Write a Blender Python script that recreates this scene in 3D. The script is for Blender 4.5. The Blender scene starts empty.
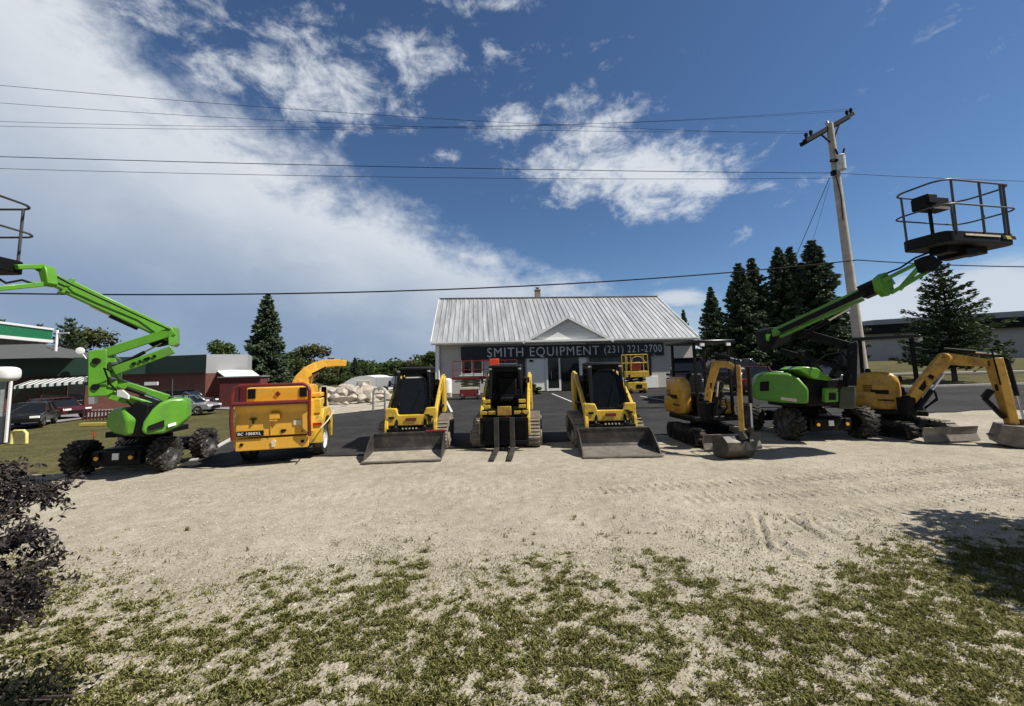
import bpy, math, random
import numpy as np
from mathutils import Vector, Matrix
random.seed(7); rng = np.random.default_rng(7)
R = math.radians
S = bpy.context.scene
C = S.collection

# ------------------------------------------------------------------ camera
W_, H_, F, PY = 1024, 706, 395.0, 331.0
PITCH, ROLL, CAMZ = R(5.2), R(-1.5), 2.0
cam = bpy.data.cameras.new('camera'); camo = bpy.data.objects.new('camera', cam); C.objects.link(camo)
cam.sensor_fit = 'HORIZONTAL'; cam.sensor_width = 36; cam.lens = F/W_*36
cam.shift_y = -(353-PY)/W_; cam.clip_start = .05; cam.clip_end = 3000
RM = Matrix.Rotation(R(90)+PITCH, 3, 'X') @ Matrix.Rotation(ROLL, 3, 'Z')
camo.matrix_world = Matrix.Translation((0, 0, CAMZ)) @ RM.to_4x4()
S.camera = camo

def ray(px, py): return RM @ Vector(((px-512)/F, (PY-py)/F, -1))
def P(px, py, Y):
    d = ray(px, py); return Vector((0, 0, CAMZ)) + d*(Y/d.y)
def G(px, py, z=0.):
    d = ray(px, py); return Vector((0, 0, CAMZ)) + d*((z-CAMZ)/d.z)

def sstep(a, b, x):
    t = np.clip((np.asarray(x, float)-a)/(b-a), 0, 1); return t*t*(3-2*t)
def gz(x, y):
    return (-1.0*sstep(-10.5, -16, x)*sstep(11.5, 17.5, y)
            + 1.5*sstep(15, 24, x)*sstep(27, 48, y))
def g1(x, y): return float(gz(x, y))

# ------------------------------------------------------------------ materials
def new_mat(name):
    m = bpy.data.materials.new(name); m.use_nodes = True
    return m, m.node_tree.nodes, m.node_tree.links, m.node_tree.nodes['Principled BSDF']
def mat(name, col, rough=.5, metal=0., var=.18, scale=6., dirt=None, dirt_amt=0., bump=0., bscale=60., coat=0., spec=.5):
    m, N, L, B = new_mat(name)
    B.inputs['Roughness'].default_value = rough; B.inputs['Metallic'].default_value = metal
    B.inputs['Specular IOR Level'].default_value = spec
    if coat: B.inputs['Coat Weight'].default_value = coat; B.inputs['Coat Roughness'].default_value = .15
    tc = N.new('ShaderNodeTexCoord'); n = N.new('ShaderNodeTexNoise')
    n.inputs['Scale'].default_value = scale; n.inputs['Detail'].default_value = 6; n.inputs['Roughness'].default_value = .65
    L.new(tc.outputs['Object'], n.inputs['Vector'])
    r = N.new('ShaderNodeValToRGB'); c = Vector(col)
    r.color_ramp.elements[0].position = .3; r.color_ramp.elements[1].position = .7
    r.color_ramp.elements[0].color = (*(c*(1-var)), 1); r.color_ramp.elements[1].color = (*(c*(1+var)), 1)
    L.new(n.outputs['Fac'], r.inputs['Fac']); out = r.outputs['Color']
    if dirt is not None:
        n2 = N.new('ShaderNodeTexNoise'); n2.inputs['Scale'].default_value = scale*.6; n2.inputs['Detail'].default_value = 9
        n2.inputs['Roughness'].default_value = .75
        L.new(tc.outputs['Object'], n2.inputs['Vector'])
        r2 = N.new('ShaderNodeValToRGB'); r2.color_ramp.elements[0].position = .62-dirt_amt*.35
        r2.color_ramp.elements[1].position = .75-dirt_amt*.2
        L.new(n2.outputs['Fac'], r2.inputs['Fac'])
        mx = N.new('ShaderNodeMixRGB'); mx.inputs[2].default_value = (*dirt, 1)
        L.new(r2.outputs['Color'], mx.inputs[0]); L.new(out, mx.inputs[1]); out = mx.outputs[0]
    L.new(out, B.inputs['Base Color'])
    if bump:
        nb = N.new('ShaderNodeTexNoise'); nb.inputs['Scale'].default_value = bscale; nb.inputs['Detail'].default_value = 4
        L.new(tc.outputs['Object'], nb.inputs['Vector'])
        b = N.new('ShaderNodeBump'); b.inputs['Strength'].default_value = bump; b.inputs['Distance'].default_value = .02
        L.new(nb.outputs['Fac'], b.inputs['Height']); L.new(b.outputs[0], B.inputs['Normal'])
    return m

DUST = (.24, .21, .16)
M = {}
M['lime'] = mat('lime_paint', (.088, .272, .014), .42, var=.12, coat=.15, dirt=(.085, .19, .04), dirt_amt=.3)
M['darkgreen'] = mat('dark_green_plastic', (.02, .085, .022), .4, var=.15)
M['yellow'] = mat('loader_yellow', (.62, .405, .036), .42, var=.12, dirt=(.27, .185, .07), dirt_amt=.4, scale=9)
M['orange'] = mat('chipper_orange_yellow', (.69, .365, .036), .42, var=.08, dirt=(.42, .22, .05), dirt_amt=.2, coat=.2)
M['exyellow'] = mat('excavator_yellow', (.50, .275, .03), .45, var=.12, coat=.08, dirt=(.20, .12, .045), dirt_amt=.42, scale=8)
M['maroon'] = mat('maroon_tube_paint', (.14, .014, .012), .45)
M['black'] = mat('black_paint', (.006, .006, .0065), .55, dirt=(.022, .02, .017), dirt_amt=.15, spec=.16)
M['blackgl'] = mat('black_gloss', (.005, .005, .006), .28, spec=.4)
M['rubber'] = mat('black_rubber', (.018, .018, .018), .8, dirt=(.15, .13, .10), dirt_amt=.4, spec=.2, scale=14, bump=.4)
M['trackrub'] = mat('dusty_track_rubber', (.04, .038, .034), .9, dirt=(.27, .235, .18), dirt_amt=1.0, scale=9, bump=.4)
M['rim'] = mat('dark_rim', (.05, .05, .05), .5)
M['rimwhite'] = mat('white_rim', (.6, .6, .58), .4)
M['steel'] = mat('worn_steel', (.045, .042, .039), .5, .3, dirt=(.11, .095, .075), dirt_amt=.4, scale=7)
M['steellight'] = mat('polished_steel', (.24, .215, .18), .5, .3, dirt=(.17, .145, .11), dirt_amt=.5)
M['chrome'] = mat('chrome', (.6, .6, .6), .15, 1.)
M['galv'] = mat('galvanised', (.35, .36, .36), .45, .6)
M['railgrey'] = mat('grey_rail', (.07, .07, .073), .45, .3)
M['red'] = mat('red_paint', (.20, .02, .018), .4)
M['redorange'] = mat('red_orange_paint', (.75, .075, .02), .4)
M['white'] = mat('white_paint', (.78, .78, .76), .5, var=.05)
M['cream'] = mat('cream_metal', (.62, .55, .42), .5)
M['amber'] = mat('amber_lens', (.8, .4, .03), .2)
M['glass'] = mat('dark_glass', (.012, .014, .016), .06, spec=.8)
M['cabglass'] = mat('cab_glass', (.006, .007, .008), .2, spec=.2)
M['seat'] = mat('seat_vinyl', (.008, .008, .009), .6, spec=.2)
M['lightlens'] = mat('lamp_lens', (.75, .75, .72), .15)
M['redlens'] = mat('red_lens', (.35, .01, .01), .2)
M['wood'] = mat('weathered_pole', (.40, .36, .31), .8, var=.25, scale=3, bump=.4)
M['darkwood'] = mat('dark_crossarm', (.022, .021, .021), .9, spec=.08)
M['wire'] = mat('wire_black', (.010, .010, .011), .8, spec=.1)
M['stone'] = mat('boulder_stone', (.38, .34, .275), .9, var=.35, scale=2.5, bump=.7, bscale=8)
M['concrete'] = mat('concrete', (.42, .40, .36), .85, var=.15, scale=2)
M['tarp'] = mat('white_tarp', (.72, .72, .70), .6, var=.07)
M['wearplate'] = mat('scoured_bucket_floor', (.40, .36, .29), .5, .1, dirt=(.24, .20, .15), dirt_amt=.5, scale=5)  # scoured floor, its colour brightened further as if sunlit
M['wearplatedark'] = mat('dull_bucket_floor', (.20, .18, .15), .5, .1, dirt=(.12, .10, .08), dirt_amt=.5, scale=5)
M['olive'] = mat('olive_scissor', (.16, .16, .05), .5)

def brick_mat(name, c1, c2, mortar, scale=1., bw=.4, bh=.1):
    m, N, L, B = new_mat(name); B.inputs['Roughness'].default_value = .85
    tc = N.new('ShaderNodeTexCoord'); mp = N.new('ShaderNodeMapping'); mp.inputs['Rotation'].default_value = (R(90), 0, 0)
    L.new(tc.outputs['Object'], mp.inputs[0])
    b = N.new('ShaderNodeTexBrick'); b.inputs['Scale'].default_value = scale
    b.inputs['Color1'].default_value = (*c1, 1); b.inputs['Color2'].default_value = (*c2, 1); b.inputs['Mortar'].default_value = (*mortar, 1)
    b.inputs['Brick Width'].default_value = bw; b.inputs['Row Height'].default_value = bh; b.inputs['Mortar Size'].default_value = .008
    L.new(mp.outputs[0], b.inputs['Vector']); L.new(b.outputs['Color'], B.inputs['Base Color']); return m
M['brick'] = brick_mat('red_brick', (.17, .052, .035), (.12, .038, .028), (.16, .12, .10))
M['block'] = brick_mat('grey_block', (.52, .495, .455), (.48, .455, .42), (.38, .36, .335), bw=.45, bh=.22)
M['siding'] = brick_mat('white_siding', (.80, .80, .77), (.78, .78, .75), (.5, .5, .49), bw=50, bh=.16)
M['darkpanel'] = mat('dark_panel', (.03, .032, .036), .45)
M['sign'] = mat('sign_face', (.010, .011, .014), .4)
M['letter'] = mat('sign_letter', (.62, .62, .62), .5, var=.04)
M['greensteel'] = mat('dark_green_fascia', (.022, .05, .036), .45, var=.1)
M['stationgreen'] = mat('glossy_station_green', (.012, .16, .062), .25)
M['greyroof'] = mat('grey_shingle', (.075, .078, .078), .9, bump=.3)
M['greywall'] = mat('grey_panel_wall', (.32, .325, .335), .7, var=.06, scale=.6)
M['bark'] = mat('bark', (.07, .052, .04), .9, bump=.5, bscale=20)

def stripe_mat(name, c1, c2, axis_rot, freq, width=.5, rough=.4, metal=0., dirt=None, bump=0.):
    """bands along object X"""
    m, N, L, B = new_mat(name); B.inputs['Roughness'].default_value = rough; B.inputs['Metallic'].default_value = metal
    tc = N.new('ShaderNodeTexCoord'); mp = N.new('ShaderNodeMapping'); mp.inputs['Rotation'].default_value = axis_rot
    L.new(tc.outputs['Object'], mp.inputs[0]); sx = N.new('ShaderNodeSeparateXYZ'); L.new(mp.outputs[0], sx.inputs[0])
    mu = N.new('ShaderNodeMath'); mu.operation = 'MULTIPLY'; mu.inputs[1].default_value = freq; L.new(sx.outputs[0], mu.inputs[0])
    fr = N.new('ShaderNodeMath'); fr.operation = 'FRACT'; L.new(mu.outputs[0], fr.inputs[0])
    gt = N.new('ShaderNodeMath'); gt.operation = 'GREATER_THAN'; gt.inputs[1].default_value = width; L.new(fr.outputs[0], gt.inputs[0])
    mx = N.new('ShaderNodeMixRGB'); mx.inputs[1].default_value = (*c1, 1); mx.inputs[2].default_value = (*c2, 1)
    L.new(gt.outputs[0], mx.inputs[0]); L.new(mx.outputs[0], B.inputs['Base Color']); return m
M['hazard'] = stripe_mat('hazard_stripe', (.02, .02, .02), (.55, .42, .05), (0, R(40), 0), 5)
M['awning'] = stripe_mat('striped_awning', (.72, .72, .70), (.02, .06, .045), (0, 0, 0), 2.2, .6)

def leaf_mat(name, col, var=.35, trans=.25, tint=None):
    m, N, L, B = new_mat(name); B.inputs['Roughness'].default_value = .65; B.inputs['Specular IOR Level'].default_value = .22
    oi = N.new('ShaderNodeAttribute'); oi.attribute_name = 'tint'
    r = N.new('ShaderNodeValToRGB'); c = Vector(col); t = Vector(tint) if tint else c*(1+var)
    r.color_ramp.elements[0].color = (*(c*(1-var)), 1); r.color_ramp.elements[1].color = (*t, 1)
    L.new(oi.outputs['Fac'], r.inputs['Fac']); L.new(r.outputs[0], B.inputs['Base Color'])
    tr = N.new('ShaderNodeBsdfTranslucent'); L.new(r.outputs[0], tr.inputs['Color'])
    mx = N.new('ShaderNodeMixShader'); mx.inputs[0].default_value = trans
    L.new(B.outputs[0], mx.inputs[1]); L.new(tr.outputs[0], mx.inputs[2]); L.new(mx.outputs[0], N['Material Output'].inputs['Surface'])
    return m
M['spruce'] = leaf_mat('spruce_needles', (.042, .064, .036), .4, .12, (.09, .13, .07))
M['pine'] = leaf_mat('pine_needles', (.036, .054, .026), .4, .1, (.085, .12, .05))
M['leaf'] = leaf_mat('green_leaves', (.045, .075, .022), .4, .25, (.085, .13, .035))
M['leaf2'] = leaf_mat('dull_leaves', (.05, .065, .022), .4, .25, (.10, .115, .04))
M['weed'] = leaf_mat('weed_leaves', (.10, .11, .025), .4, .3, (.20, .19, .06))
M['plum'] = leaf_mat('plum_leaves', (.012, .010, .011), .4, .12, (.055, .046, .046))
M['grass'] = leaf_mat('grass_blades', (.165, .188, .03), .35, .3, (.39, .36, .16))
M['darkleaf'] = leaf_mat('dark_leaves', (.007, .010, .004), .4, .1)  # near-black leaf colour stands in for shadow on the ground

# ground materials
def ground_mat(name, cols, scales, rough=.95, bumps=((30, .5, .01),), stops=None, tracks=False):
    m, N, L, B = new_mat(name); B.inputs['Roughness'].default_value = rough; B.inputs['Specular IOR Level'].default_value = .2
    tc = N.new('ShaderNodeTexCoord'); out = None
    for i, (c, sc) in enumerate(zip(cols, scales)):
        n = N.new('ShaderNodeTexNoise'); n.inputs['Scale'].default_value = sc; n.inputs['Detail'].default_value = 8
        n.inputs['Roughness'].default_value = .7; L.new(tc.outputs['Object'], n.inputs['Vector'])
        r = N.new('ShaderNodeValToRGB'); lo, hi = (.38, .62) if stops is None else stops[i]
        r.color_ramp.elements[0].position = lo; r.color_ramp.elements[1].position = hi
        r.color_ramp.elements[0].color = (*c[0], 1); r.color_ramp.elements[1].color = (*c[1], 1)
        L.new(n.outputs['Fac'], r.inputs['Fac'])
        if out is None: out = r.outputs[0]
        else:
            mx = N.new('ShaderNodeMixRGB'); mx.blend_type = 'MULTIPLY'; mx.inputs[0].default_value = 1
            L.new(out, mx.inputs[1]); L.new(r.outputs[0], mx.inputs[2]); out = mx.outputs[0]
    L.new(out, B.inputs['Base Color'])
    prev = None
    for sc, st, dist in bumps:
        n = N.new('ShaderNodeTexNoise'); n.inputs['Scale'].default_value = sc; n.inputs['Detail'].default_value = 5
        L.new(tc.outputs['Object'], n.inputs['Vector'])
        b = N.new('ShaderNodeBump'); b.inputs['Strength'].default_value = st; b.inputs['Distance'].default_value = dist
        L.new(n.outputs['Fac'], b.inputs['Height'])
        if prev: L.new(prev.outputs[0], b.inputs['Normal'])
        prev = b
    L.new(prev.outputs[0], B.inputs['Normal'])
    return m, N, L, B, tc
M['gravel'] = ground_mat('pale_gravel', [((.315, .285, .225), (.46, .428, .355)), ((.66, .66, .65), (1.02, 1.02, 1.02)), ((.80, .77, .72), (1.05, 1.03, 1.0))],
                         [.55, 40, 5], bumps=((3, .35, .08), (45, .65, .02), (110, .5, .01)), stops=[(.3, .7), (.36, .56), (.35, .6)])[0]
M['asphalt'] = ground_mat('asphalt', [((.024, .0238, .0235), (.042, .0412, .0405)), ((.8, .8, .8), (1.1, 1.1, 1.1)), ((.72, .72, .72), (1.2, 1.19, 1.17))], [.35, 60, 1.6], .85, ((60, .4, .01),))[0]
M['dryturf'] = ground_mat('dry_turf', [((.075, .072, .028), (.125, .11, .048)), ((.55, .55, .5), (1.15, 1.15, 1.0))], [.35, 9], 1., ((12, 1., .06),))[0]
M['lotgrey'] = ground_mat('lot_concrete', [((.20, .20, .195), (.27, .265, .255)), ((.85, .85, .85), (1, 1, 1))], [.3, 30], .9, ((30, .3, .01),))[0]
M['sand'] = ground_mat('sand', [((.36, .32, .25), (.48, .43, .35)), ((.8, .8, .8), (1, 1, 1))], [.5, 12], .95, ((9, .6, .05),))[0]
M['linepaint'] = mat('worn_line_paint', (.62, .62, .60), .7, dirt=(.07, .07, .07), dirt_amt=.35, scale=5)

# ------------------------------------------------------------------ mesh builder
class MB:
    def __init__(s): s.v = []; s.f = []
    def add(s, vs, fs):
        o = len(s.v); s.v += [Vector(v) for v in vs]; s.f += [[i+o for i in f] for f in fs]; return s
    def box(s, c, d, rot=None):
        x, y, z = [k/2 for k in d]; c = Vector(c)
        vs = [Vector((a*x, b*y, e*z)) for a in (-1, 1) for b in (-1, 1) for e in (-1, 1)]
        if rot is not None: vs = [rot @ v for v in vs]
        return s.add([v+c for v in vs], [(0, 1, 3, 2), (4, 6, 7, 5), (0, 4, 5, 1), (2, 3, 7, 6), (0, 2, 6, 4), (1, 5, 7, 3)])
    def bar(s, a, b, w, h, up=(0, 0, 1), w2=None, h2=None):
        a, b = Vector(a), Vector(b); d = (b-a).normalized(); side = d.cross(Vector(up))
        if side.length < 1e-4: side = d.cross(Vector((0, 1, 0)))
        side.normalize(); u = side.cross(d).normalized(); w2 = w2 or w; h2 = h2 or h
        vs = [p + side*(i*ww/2) + u*(j*hh/2) for p, ww, hh in ((a, w, h), (b, w2, h2)) for i, j in ((-1, -1), (1, -1), (1, 1), (-1, 1))]
        return s.add(vs, [(0, 1, 2, 3), (7, 6, 5, 4), (0, 4, 5, 1), (1, 5, 6, 2), (2, 6, 7, 3), (3, 7, 4, 0)])
    def cyl(s, a, b, r, r2=None, n=14, cap=True):
        a, b = Vector(a), Vector(b); r2 = r if r2 is None else r2; d = (b-a).normalized()
        t = d.orthogonal().normalized(); u = d.cross(t)
        vs = [p + (t*math.cos(2*math.pi*k/n)+u*math.sin(2*math.pi*k/n))*rr for p, rr in ((a, r), (b, r2)) for k in range(n)]
        fs = [(k, (k+1) % n, n+(k+1) % n, n+k) for k in range(n)]
        if cap: fs += [tuple(range(n-1, -1, -1)), tuple(range(n, 2*n))]
        return s.add(vs, fs)
    def tube(s, pts, r, n=8, closed=False, radii=None):
        pts = [Vector(p) for p in pts]; m = len(pts); vs = []; t = None
        for i, p in enumerate(pts):
            if closed: d = pts[(i+1) % m]-pts[i-1]
            else: d = pts[min(i+1, m-1)]-pts[max(i-1, 0)]
            d.normalize()
            t = d.orthogonal() if t is None else t - d*t.dot(d)
            t.normalize(); u = d.cross(t); rr = radii[i] if radii else r
            vs += [p+(t*math.cos(2*math.pi*k/n)+u*math.sin(2*math.pi*k/n))*rr for k in range(n)]
        fs = []
        for i in range(m if closed else m-1):
            j = (i+1) % m
            fs += [(i*n+k, i*n+(k+1) % n, j*n+(k+1) % n, j*n+k) for k in range(n)]
        if not closed: fs += [tuple(range(n-1, -1, -1)), tuple(range((m-1)*n, m*n))]
        return s.add(vs, fs)
    def prism(s, pts, axis, lo, hi):
        def mk(p, t): return {'x': (t, p[0], p[1]), 'y': (p[0], t, p[1]), 'z': (p[0], p[1], t)}[axis]
        n = len(pts); vs = [mk(p, lo) for p in pts]+[mk(p, hi) for p in pts]
        return s.add(vs, [tuple(range(n-1, -1, -1)), tuple(range(n, 2*n))]+[(k, (k+1) % n, n+(k+1) % n, n+k) for k in range(n)])
    def trace(s, pix, Y, depth, slant=0.):
        """an outline at its own distance Y, made solid to a real depth; slant turns its face about the vertical"""
        x0 = pix[0][0]; f = [P(x, y, Y*(1+slant*(x-x0)/F)) for x, y in pix]; n = len(f)
        nv = Vector((-slant, 1, 0)).normalized()*depth; b = [v+nv for v in f]
        return s.add(f+b, [tuple(range(n)), tuple(range(2*n-1, n-1, -1))]+[(k, n+k, n+(k+1) % n, (k+1) % n) for k in range(n)])
    def superell(s, c, r, e1=.45, e2=.45, nu=14, nv=24):
        def sp(w, e): return math.copysign(abs(w)**e, w)
        vs = []; c = Vector(c)
        for i in range(nu+1):
            a = -math.pi/2+math.pi*i/nu
            for j in range(nv):
                b = 2*math.pi*j/nv; ca = sp(math.cos(a), e1)
                vs.append(c+Vector((r[0]*ca*sp(math.cos(b), e2), r[1]*ca*sp(math.sin(b), e2), r[2]*sp(math.sin(a), e1))))
        return s.add(vs, [(i*nv+j, i*nv+(j+1) % nv, (i+1)*nv+(j+1) % nv, (i+1)*nv+j) for i in range(nu) for j in range(nv)])
    def lathe(s, prof, c, n=28):
        """prof (radius, x) around local X axis at c"""
        c = Vector(c); m = len(prof)
        vs = [c+Vector((x, r*math.cos(2*math.pi*k/n), r*math.sin(2*math.pi*k/n))) for r, x in prof for k in range(n)]
        return s.add(vs, [(i*n+k, i*n+(k+1) % n, (i+1)*n+(k+1) % n, (i+1)*n+k) for i in range(m-1) for k in range(n)])
    def mesh(s, name, m):
        me = bpy.data.meshes.new(name); me.from_pydata([tuple(v) for v in s.v], [], s.f); me.materials.append(m)
        return me

def finish(me, smooth=True):
    import bmesh
    b = bmesh.new(); b.from_mesh(me); bmesh.ops.recalc_face_normals(b, faces=b.faces); b.to_mesh(me); b.free()
    if smooth:
        me.shade_smooth(); me.set_sharp_from_angle(angle=R(38))

def link(name, me, parent=None, bevel=0, seg=2):
    o = bpy.data.objects.new(name, me); C.objects.link(o)
    if parent is not None: o.parent = parent
    if bevel:
        md = o.modifiers.new('Bevel', 'BEVEL'); md.width = bevel; md.segments = seg; md.limit_method = 'ANGLE'; md.angle_limit = R(35)
        md.harden_normals = False
    return o

def tag(o, label, cat, group=None, kind=None):
    if label: o['label'] = label
    if cat: o['category'] = cat
    if group: o['group'] = group
    if kind: o['kind'] = kind
    return o

class Thing:
    def __init__(s, name, label, cat, loc=(0, 0, 0), rz=0, group=None):
        s.o = bpy.data.objects.new(name, None); C.objects.link(s.o); s.o.empty_display_size = .3
        s.o.location = loc; s.o.rotation_euler = (0, 0, rz); tag(s.o, label, cat, group)
        s.inv = (Matrix.Translation(loc) @ Matrix.Rotation(rz, 4, 'Z')).inverted()
    def part(s, name, mb, m, parent=None, world=False, bevel=0, seg=2, label=None, smooth=True):
        if world: mb.v = [s.inv @ v for v in mb.v]
        me = mb.mesh(name, m); finish(me, smooth)
        o = link(name, me, parent or s.o, bevel, seg)
        if label: o['label'] = label
        return o
def solo(name, mb, m, label, cat, group=None, kind=None, bevel=0, loc=(0, 0, 0), smooth=True):
    l = Vector(loc); mb.v = [v-l for v in mb.v]
    me = mb.mesh(name, m); finish(me, smooth); o = link(name, me, None, bevel); o.location = loc
    return tag(o, label, cat, group, kind)
def structure(name, mb, m, smooth=False):
    me = mb.mesh(name, m); finish(me, smooth); o = link(name, me); o['kind'] = 'structure'; return o

def text(s, body, size, loc, parent, m, extrude=.01, rz=0, name='lettering', sx=1., offset=0., align='LEFT'):
    cu = bpy.data.curves.new(name, 'FONT'); cu.body = body; cu.size = size; cu.extrude = extrude; cu.align_x = align; cu.align_y = 'CENTER'
    cu.offset = offset; cu.materials.append(m); cu.space_character = 1.14
    o = bpy.data.objects.new(name, cu); C.objects.link(o); o.parent = parent
    me = bpy.data.meshes.new_from_object(o.evaluated_get(bpy.context.evaluated_depsgraph_get())); bpy.data.objects.remove(o)
    o = bpy.data.objects.new(name, me); C.objects.link(o); o.parent = parent
    o.location = loc; o.rotation_euler = (R(90), 0, rz); o.scale = (sx, 1, 1); return o

# ------------------------------------------------------------------ numeric noise for scattering
_tab = rng.random((256, 256))
def vnoise(x, y):
    x = np.asarray(x, float); y = np.asarray(y, float); xi = np.floor(x).astype(int); yi = np.floor(y).astype(int)
    fx, fy = x-xi, y-yi; fx = fx*fx*(3-2*fx); fy = fy*fy*(3-2*fy)
    a = _tab[xi % 256, yi % 256]; b = _tab[(xi+1) % 256, yi % 256]; c = _tab[xi % 256, (yi+1) % 256]; d = _tab[(xi+1) % 256, (yi+1) % 256]
    return (a*(1-fx)+b*fx)*(1-fy)+(c*(1-fx)+d*fx)*fy
def fbm(x, y, o=4):
    s = 0; a = .5; t = 0
    for i in range(o): s = s+a*vnoise(x*2**i+17*i, y*2**i+31*i); t += a; a *= .55
    return s/t

# ------------------------------------------------------------------ GROUND
def axis(parts):
    out = []
    for a, b, n in parts: out += list(np.linspace(a, b, n, endpoint=False))
    return np.array(out+[parts[-1][1]])
def grid_sheet(name, xs, ys, zf, m, keep=None):
    X, Y = np.meshgrid(xs, ys, indexing='ij'); Z = zf(X, Y)
    nx, ny = X.shape; V = np.stack([X.ravel(), Y.ravel(), Z.ravel()], 1)
    fs = []
    for i in range(nx-1):
        for j in range(ny-1):
            if keep is None or keep((xs[i]+xs[i+1])/2, (ys[j]+ys[j+1])/2): fs.append((i*ny+j, (i+1)*ny+j, (i+1)*ny+j+1, i*ny+j+1))
    me = bpy.data.meshes.new(name); me.from_pydata(V.tolist(), [], fs); me.materials.append(m); me.shade_smooth()
    o = link(name, me); o['kind'] = 'structure'; return o
grid_sheet('ground', axis([(-900, -60, 14), (-60, -24, 18), (-24, 40, 64), (40, 80, 16), (80, 900, 14)]),
           axis([(-60, 0, 8), (0, 60, 60), (60, 120, 12), (120, 1500, 14)]), lambda x, y: gz(x, y)-.06, M['dryturf'])

# gravel yard: fine relief, a wheel-track scar
def grav_z(x, y):
    z = .030*(fbm(x*.7+3, y*.7)-.5)+.022*(fbm(x*3.1, y*3.1+9)-.5)+.010*(vnoise(x*11, y*11)-.5)
    z = z*sstep(12.5, 8, y)+0
    # tyre scuffs near the middle right (ridged across their length)
    for (x0, y0, x1, y1, wd, dp, fq) in TRACKS:
        dx, dy = x1-x0, y1-y0; Ls = math.hypot(dx, dy); u = ((x-x0)*dx+(y-y0)*dy)/Ls; v = (-(x-x0)*dy+(y-y0)*dx)/Ls
        msk = sstep(wd, wd*.6, np.abs(v))*sstep(-.15, .1, u)*sstep(Ls+.15, Ls-.1, u)
        z = z-msk*(dp*.6+dp*(np.sin(u*fq+2.5*np.abs(v)/wd) > .2)*(fq > 0))+.6*dp*np.exp(-((np.abs(v)-wd*1.25)/(wd*.4))**2)*sstep(-.15, .1, u)*sstep(Ls+.15, Ls-.1, u)*(fq == 0)
    return z
def trk(p, q, wd, dp, fq):
    a, b = G(*p), G(*q); return (a.x, a.y, b.x, b.y, wd, dp, fq)
TRACKS = [trk((700, 528), (756, 538), .20, .02, 75), trk((757, 516), (768, 548), .05, .05, 0), trk((786, 516), (822, 538), .06, .05, 0), trk((800, 515), (838, 535), .05, .04, 0), trk((775, 540), (800, 556), .07, .04, 0),
          (1.2, 6.5, 9.0, 7.4, .22, .028, 40), (2.5, 6.0, 10.0, 6.7, .2, .022, 40), (-6, 6.3, 0, 6.9, .22, .010, 40), (3.4, 5.2, 8.5, 6.2, .2, .02, 40)]
GX = axis([(-15, -9, 40), (-9, 9.6, 520), (9.6, 24, 60)]); GY = axis([(-6, 1.6, 10), (1.6, 8, 300), (8, 14.6, 60)])
def gedge(x): return np.interp(x, [-15, -9.2, -6.6, -3.6, 0, 8, 16, 24], [7.6, 8.0, 8.9, 9.7, 10.3, 12.2, 14.4, 14.6])
grid_sheet('gravel_yard', GX, GY, grav_z, M['gravel'], keep=lambda x, y: y < gedge(x)+.6)

def sheet(name, pts, z, m, up=False):
    mb = MB(); mb.add([(x, y, z) for x, y in pts], [tuple(range(len(pts)))]); return structure(name, mb, m)
ex = [-6.9, -6.6, -5.2, -3.6, -1.5, 0, 3, 8, 12, 16, 24]
edge = [(x+.0, float(gedge(x))+.14*math.sin(x*2.3)+.08*math.sin(x*5.1)) for x in np.linspace(-7.4, 24, 60)]
asph = edge+[(26, 16), (34, 25.5), (13, 25.5), (14.5, 31.9), (-5.8, 29.6), (-9.0, 24), (-9.4, 17.5), (-8.6, 12.5)]
sheet('asphalt_lot', asph, .022, M['asphalt'])
# kerbs and parking lines
def kerb(name, pts, m=M['concrete'], w=.16, h=.13, follow=True):
    mb = MB()
    for (x0, y0), (x1, y1) in zip(pts[:-1], pts[1:]):
        mb.bar((x0, y0, (g1(x0, y0))+h/2-.03), (x1, y1, (g1(x1, y1))+h/2-.03), w, h+.06)
    return structure(name, mb, m)
kerb('kerb_grass_edge', [(-7.5, 9.4), (-8.75, 12.5), (-9.5, 17.5), (-9.15, 24)], w=.14, h=.05)
kerb('kerb_far', [(34, 25.6), (24, 25.7), (17, 26.2), (15.0, 27.6), (14.4, 31)], w=.3)
kerb('kerb_road', [(16, 36), (30, 35), (60, 34)], w=.9, h=.10)
for i, (p0, p1) in enumerate([((552, 393.5), (590, 409)), ((640, 396), (672, 401.5)), ((446, 400), (452, 412)), ((736, 394), (775, 399)), ((607, 402), (628, 408))]):
    a, b = G(*p0, .03), G(*p1, .03); d = (b-a).normalized(); n = Vector((-d.y, d.x, 0))*.055
    sheet('parking_line', [(q.x, q.y) for q in (a-n, b-n, b+n, a+n)], .028, M['linepaint'])
# sandy apron with rocks, service-station forecourt
sheet('sand_apron', [(-9.3, 17.5), (-5.4, 22), (-5.2, 24.5), (-6.3, 29), (-14, 33), (-17.5, 27), (-12, 20)], .034, M['sand'])
mb = MB(); mb.add([(-60, 20, -.98), (-31, 24.5, -.98), (-32.6, 33, -.98), (-26, 35, -.98), (-17.5, 31, -.98), (-17.5, 60, -.98), (-60, 60, -.98)], [tuple(range(7))])
structure('forecourt', mb, M['lotgrey'])
# distant low hills
mb = MB(); n = 60; pts = [(-900+i*30, 0) for i in range(61)]
hz = [9+10*float(fbm(i*.31, 2.2))+5*float(vnoise(i*1.3, 8)) for i in range(61)]
mb.add([(x, 700, -3) for x, _ in pts]+[(x, 760, h) for (x, _), h in zip(pts, hz)]+[(x, 900, -3) for x, _ in pts],
       [(i, i+1, 62+i, 61+i) for i in range(60)]+[(61+i, 62+i, 123+i, 122+i) for i in range(60)])
structure('hills', mb, M['darkleafhill'] if 'darkleafhill' in M else mat('far_hill', (.05, .065, .045), 1.), smooth=True)

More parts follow.
